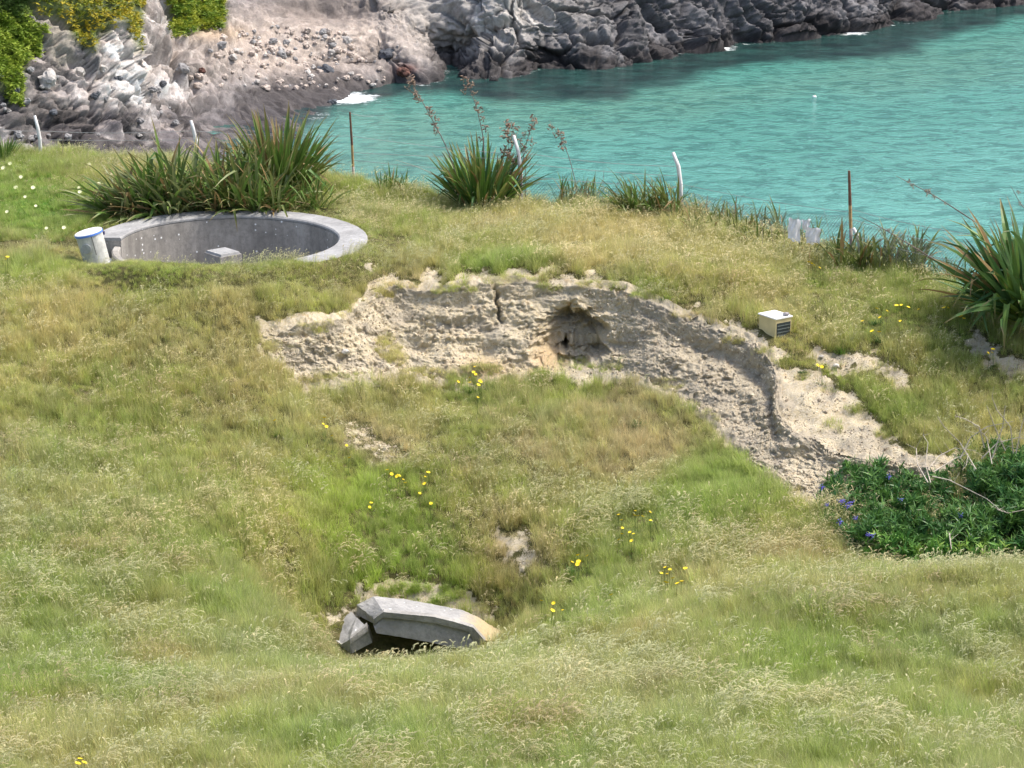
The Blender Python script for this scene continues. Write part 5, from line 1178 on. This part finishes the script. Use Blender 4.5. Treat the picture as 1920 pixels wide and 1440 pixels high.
# ice plant flowers on the left green patch
M_ICF = flat_mat('cream_petals', (.80, .78, .50), .6, .08); FIC = flower_mesh(.095); FIC.materials.append(M_ICF)
g_prev = hit(95, 385, 95, 120)
icp = empty('ice_plant', hit(110, 400)); tag(icp, 'bright green ice plant with scattered cream flowers left of the flax', 'ice plant')
mb = MB()
for i in range(2200):
    u = rr_.gauss(95, 85); v = rr_.gauss(385, 42)
    if v > 440 or v < 300 or u > 235 - (v-300)*.55 or u < -80: continue
    g = hit(u, v, 95, 120) if i % 6 == 0 else g_prev + Vector((rr_.uniform(-.35, .35), rr_.uniform(-1.4, 1.4), 0)); 
    if i % 6 == 0: g_prev = g
    g = Vector((g.x, g.y, float(gz(g.x, g.y)))); tuft_leaves(mb, g+Vector((0, 0, .08)), 8, .20, .022, rr_, .15, .3)
part(mb, 'foliage', leafy('ice_plant_leaf', lambda m: m.mix(m.ramp(m.noise(1.5, 3), [(.35, 0.0), (.65, 1.0)]), (.09, .24, .02), (.22, .34, .04)), .25), icp)
for (u, v) in [(39,332),(62,352),(47,369),(67,386),(148,352),(210,326),(87,428),(120,427),(13,397),(6,315),(19,307),(167,309),(150,360),(185,345),(30,352)]:
    g = hit(u, v+4, 95, 120); f_ = bpy.data.objects.new('flower', FIC); COL.objects.link(f_); f_.parent = icp; f_.location = P(u, v, g.y-.5)-icp.location; f_.rotation_euler = (.75, rr_.uniform(-.3, .3), 0); k = rr_.uniform(.7, 1.3); f_.scale = (k,)*3
# small stones fallen in the bank and on the bare slope
for i, (u, v, r, lab) in enumerate([(1155,487,0,'')]): pass
for (u, v, r, lab) in [(594,608,.10,'pale stone in the grass left of the bank'),(1567,688,.13,'pale flat stone on the bare ground below the cream box'),(1540,670,.09,'small grey stone just below the cream box'),(648,662,.16,'rounded tan stone set in the left end of the bank')]:
    g = hit(u, v); o = link(boulder_mesh('stone', r, int(u), .6, 2), 'stone', flat_mat('pale_stone', (.50, .46, .40), .9, .3, 12)); o.location = g+Vector((0, -.05, .04)); tag(o, lab, 'stone')
# ================================================================== FAR SHORE PLANTS, BOULDERS, FLOAT
flatR = RK2.reshape(-1, 3); fu, fv = RU.ravel(), RV.ravel()
def rock_near(u, v):
    d_ = (fu-u)**2+(fv-v)**2; k = np.argsort(d_)[:8]; k = k[np.argmin(flatR[k, 1])]; return Vector(flatR[k])
def ice_mat(name, a, b):
    return leafy(name, lambda m: m.mix(m.ramp(m.noise(.9, 4), [(.4, 0.0), (.6, 1.0)]), a, b), .2, .6)
MV = [ice_mat('cliff_ice_green', (.17, .25, .03), (.34, .42, .06)), ice_mat('cliff_ice_yellow', (.20, .24, .03), (.48, .38, .04)), ice_mat('cliff_ice_clump', (.13, .22, .03), (.33, .36, .04)), ice_mat('cliff_grass', (.13, .20, .04), (.22, .29, .08))]
for (poly, lab), mt in zip(VEG, MV):
    s_ = poly_sd(fu, fv, poly); jn = fbm(fu*.05, fv*.05, oct=3, k=500)*22; kk = np.nonzero(s_ + jn > 0)[0]
    if not len(kk): continue
    kk = RNG.choice(kk, 5200, replace=True); cen = Vector(flatR[kk].mean(0)); mb = MB()
    for k in kk:
        p = Vector(flatR[k]) + Vector((rr_.gauss(0, .1), rr_.uniform(-.5, .05), rr_.uniform(-.25, .35)))
        for _ in range(5):
            a = rr_.uniform(0, 6.283); L_ = rr_.uniform(.15, .36); d_ = Vector((math.cos(a), -abs(math.sin(a))*.7, rr_.uniform(-.5, .8)))*L_; w_ = Vector((-math.sin(a), math.cos(a)*.5, .3))*.075
            n0 = len(mb.v); mb.v += [tuple(p-w_), tuple(p+w_), tuple(p+d_+w_*.5), tuple(p+d_-w_*.5)]; mb.f.append((n0, n0+1, n0+2, n0+3)); mb.a += [0]*4
    o = empty('ice_plant', cen); tag(o, lab, 'ice plant'); q = part(mb, 'foliage', mt, o); q['kind'] = 'stuff'
BM = [boulder_mesh('boulder', 1.0, s_+20, .75, 3, .4) for s_ in range(6)]
def bmat(nm, c): return flat_mat(nm, c, .92, .4, 3, bump=.6)
B_G = bmat('boulder_grey', (.26, .25, .245)); B_P = bmat('boulder_pale', (.42, .39, .36)); B_S = bmat('boulder_scree', (.46, .385, .33)); B_D = bmat('boulder_dark', (.085, .09, .10)); B_R = bmat('boulder_red', (.13, .065, .05))
def boulder(u, v, px, mat, lab, k=0, group=None):
    p = rock_near(u, v); me_ = BM[k % 6].copy(); me_.materials.append(mat); o = bpy.data.objects.new('boulder', me_); COL.objects.link(o); s = px/2/24.0
    o.location = p+Vector((0, -.05, -s*.05)); o.scale = (s, s, s); o.rotation_euler = (rr_.uniform(-.4, .4), rr_.uniform(-.4, .4), rr_.uniform(0, 6)); tag(o, lab, 'boulder', group)
boulder(608, 129, 34, B_D, 'smooth dark boulder standing alone on the beige scree', 0); boulder(380, 129, 14, B_R, 'small reddish boulder on the upper scree', 1); boulder(483, 151, 14, B_P, 'small white boulder above the dark shore rocks', 2)
boulder(150, 133, 30, B_P, 'pale grey boulder under the cleft of the left bluff', 3); boulder(95, 145, 34, B_P, 'broad pale block left of centre on the left shore', 4); boulder(650, 70, 20, B_P, 'pale boulder at the right side of the scree', 5)
boulder(346, 128, 26, B_G, 'grey boulder left of the reddish one', 1); boulder(754, 132, 30, B_R, 'dark red boulder at the foot of the cove', 2); boulder(726, 105, 46, B_D, 'dark boulder where the scree meets the cliff', 3); boulder(415, 82, 20, B_G, 'grey boulder high on the scree', 4); boulder(530, 100, 24, B_G, 'grey boulder in the middle of the scree', 0)
boulder(660, 190, 22, B_D, 'low dark rock awash in the foam', 0); boulder(625, 187, 18, B_D, 'small wave washed rock at the left of the foam', 2)
for i in range(200):
    u = rr_.gauss(560, 95); v = rr_.uniform(45, 165)
    if u < 330 or u > 760: continue
    boulder(u, v, rr_.choice((5, 6, 7, 8, 9, 12, 16)), rr_.choice([B_G, B_P, B_S, B_S, B_S, B_S]), 'loose stone strewn over the beige scree across the water', i, 'stones on the far scree')
for i in range(34):
    u = rr_.uniform(0, 330); v = rr_.uniform(120, 260)
    boulder(u, v, rr_.uniform(7, 19), rr_.choice([B_G, B_P, B_G, B_D]), 'broken rock lying at the foot of the left bluff', i, 'rocks below the left bluff')
fl_ = empty('floating_buoy', Vector((*seapt(1527, 183), 0))); tag(fl_, 'tiny white float with an orange edge drifting on the turquoise water', 'buoy')
mb = MB(); mb.tube([fl_.location+Vector((-.17, 0, .04)), fl_.location+Vector((-.1, 0, .06)), fl_.location+Vector((.1, 0, .06)), fl_.location+Vector((.17, 0, .04))], [.03, .11, .11, .03], 12); part(mb, 'float_body', M_WHITE, fl_, True)
mb = MB(); cyl(mb, fl_.location+Vector((.04, 0, .12)), fl_.location+Vector((.04, 0, .20)), .05, .04, 10); part(mb, 'cap', flat_mat('orange_cap', (.6, .2, .05)), fl_)
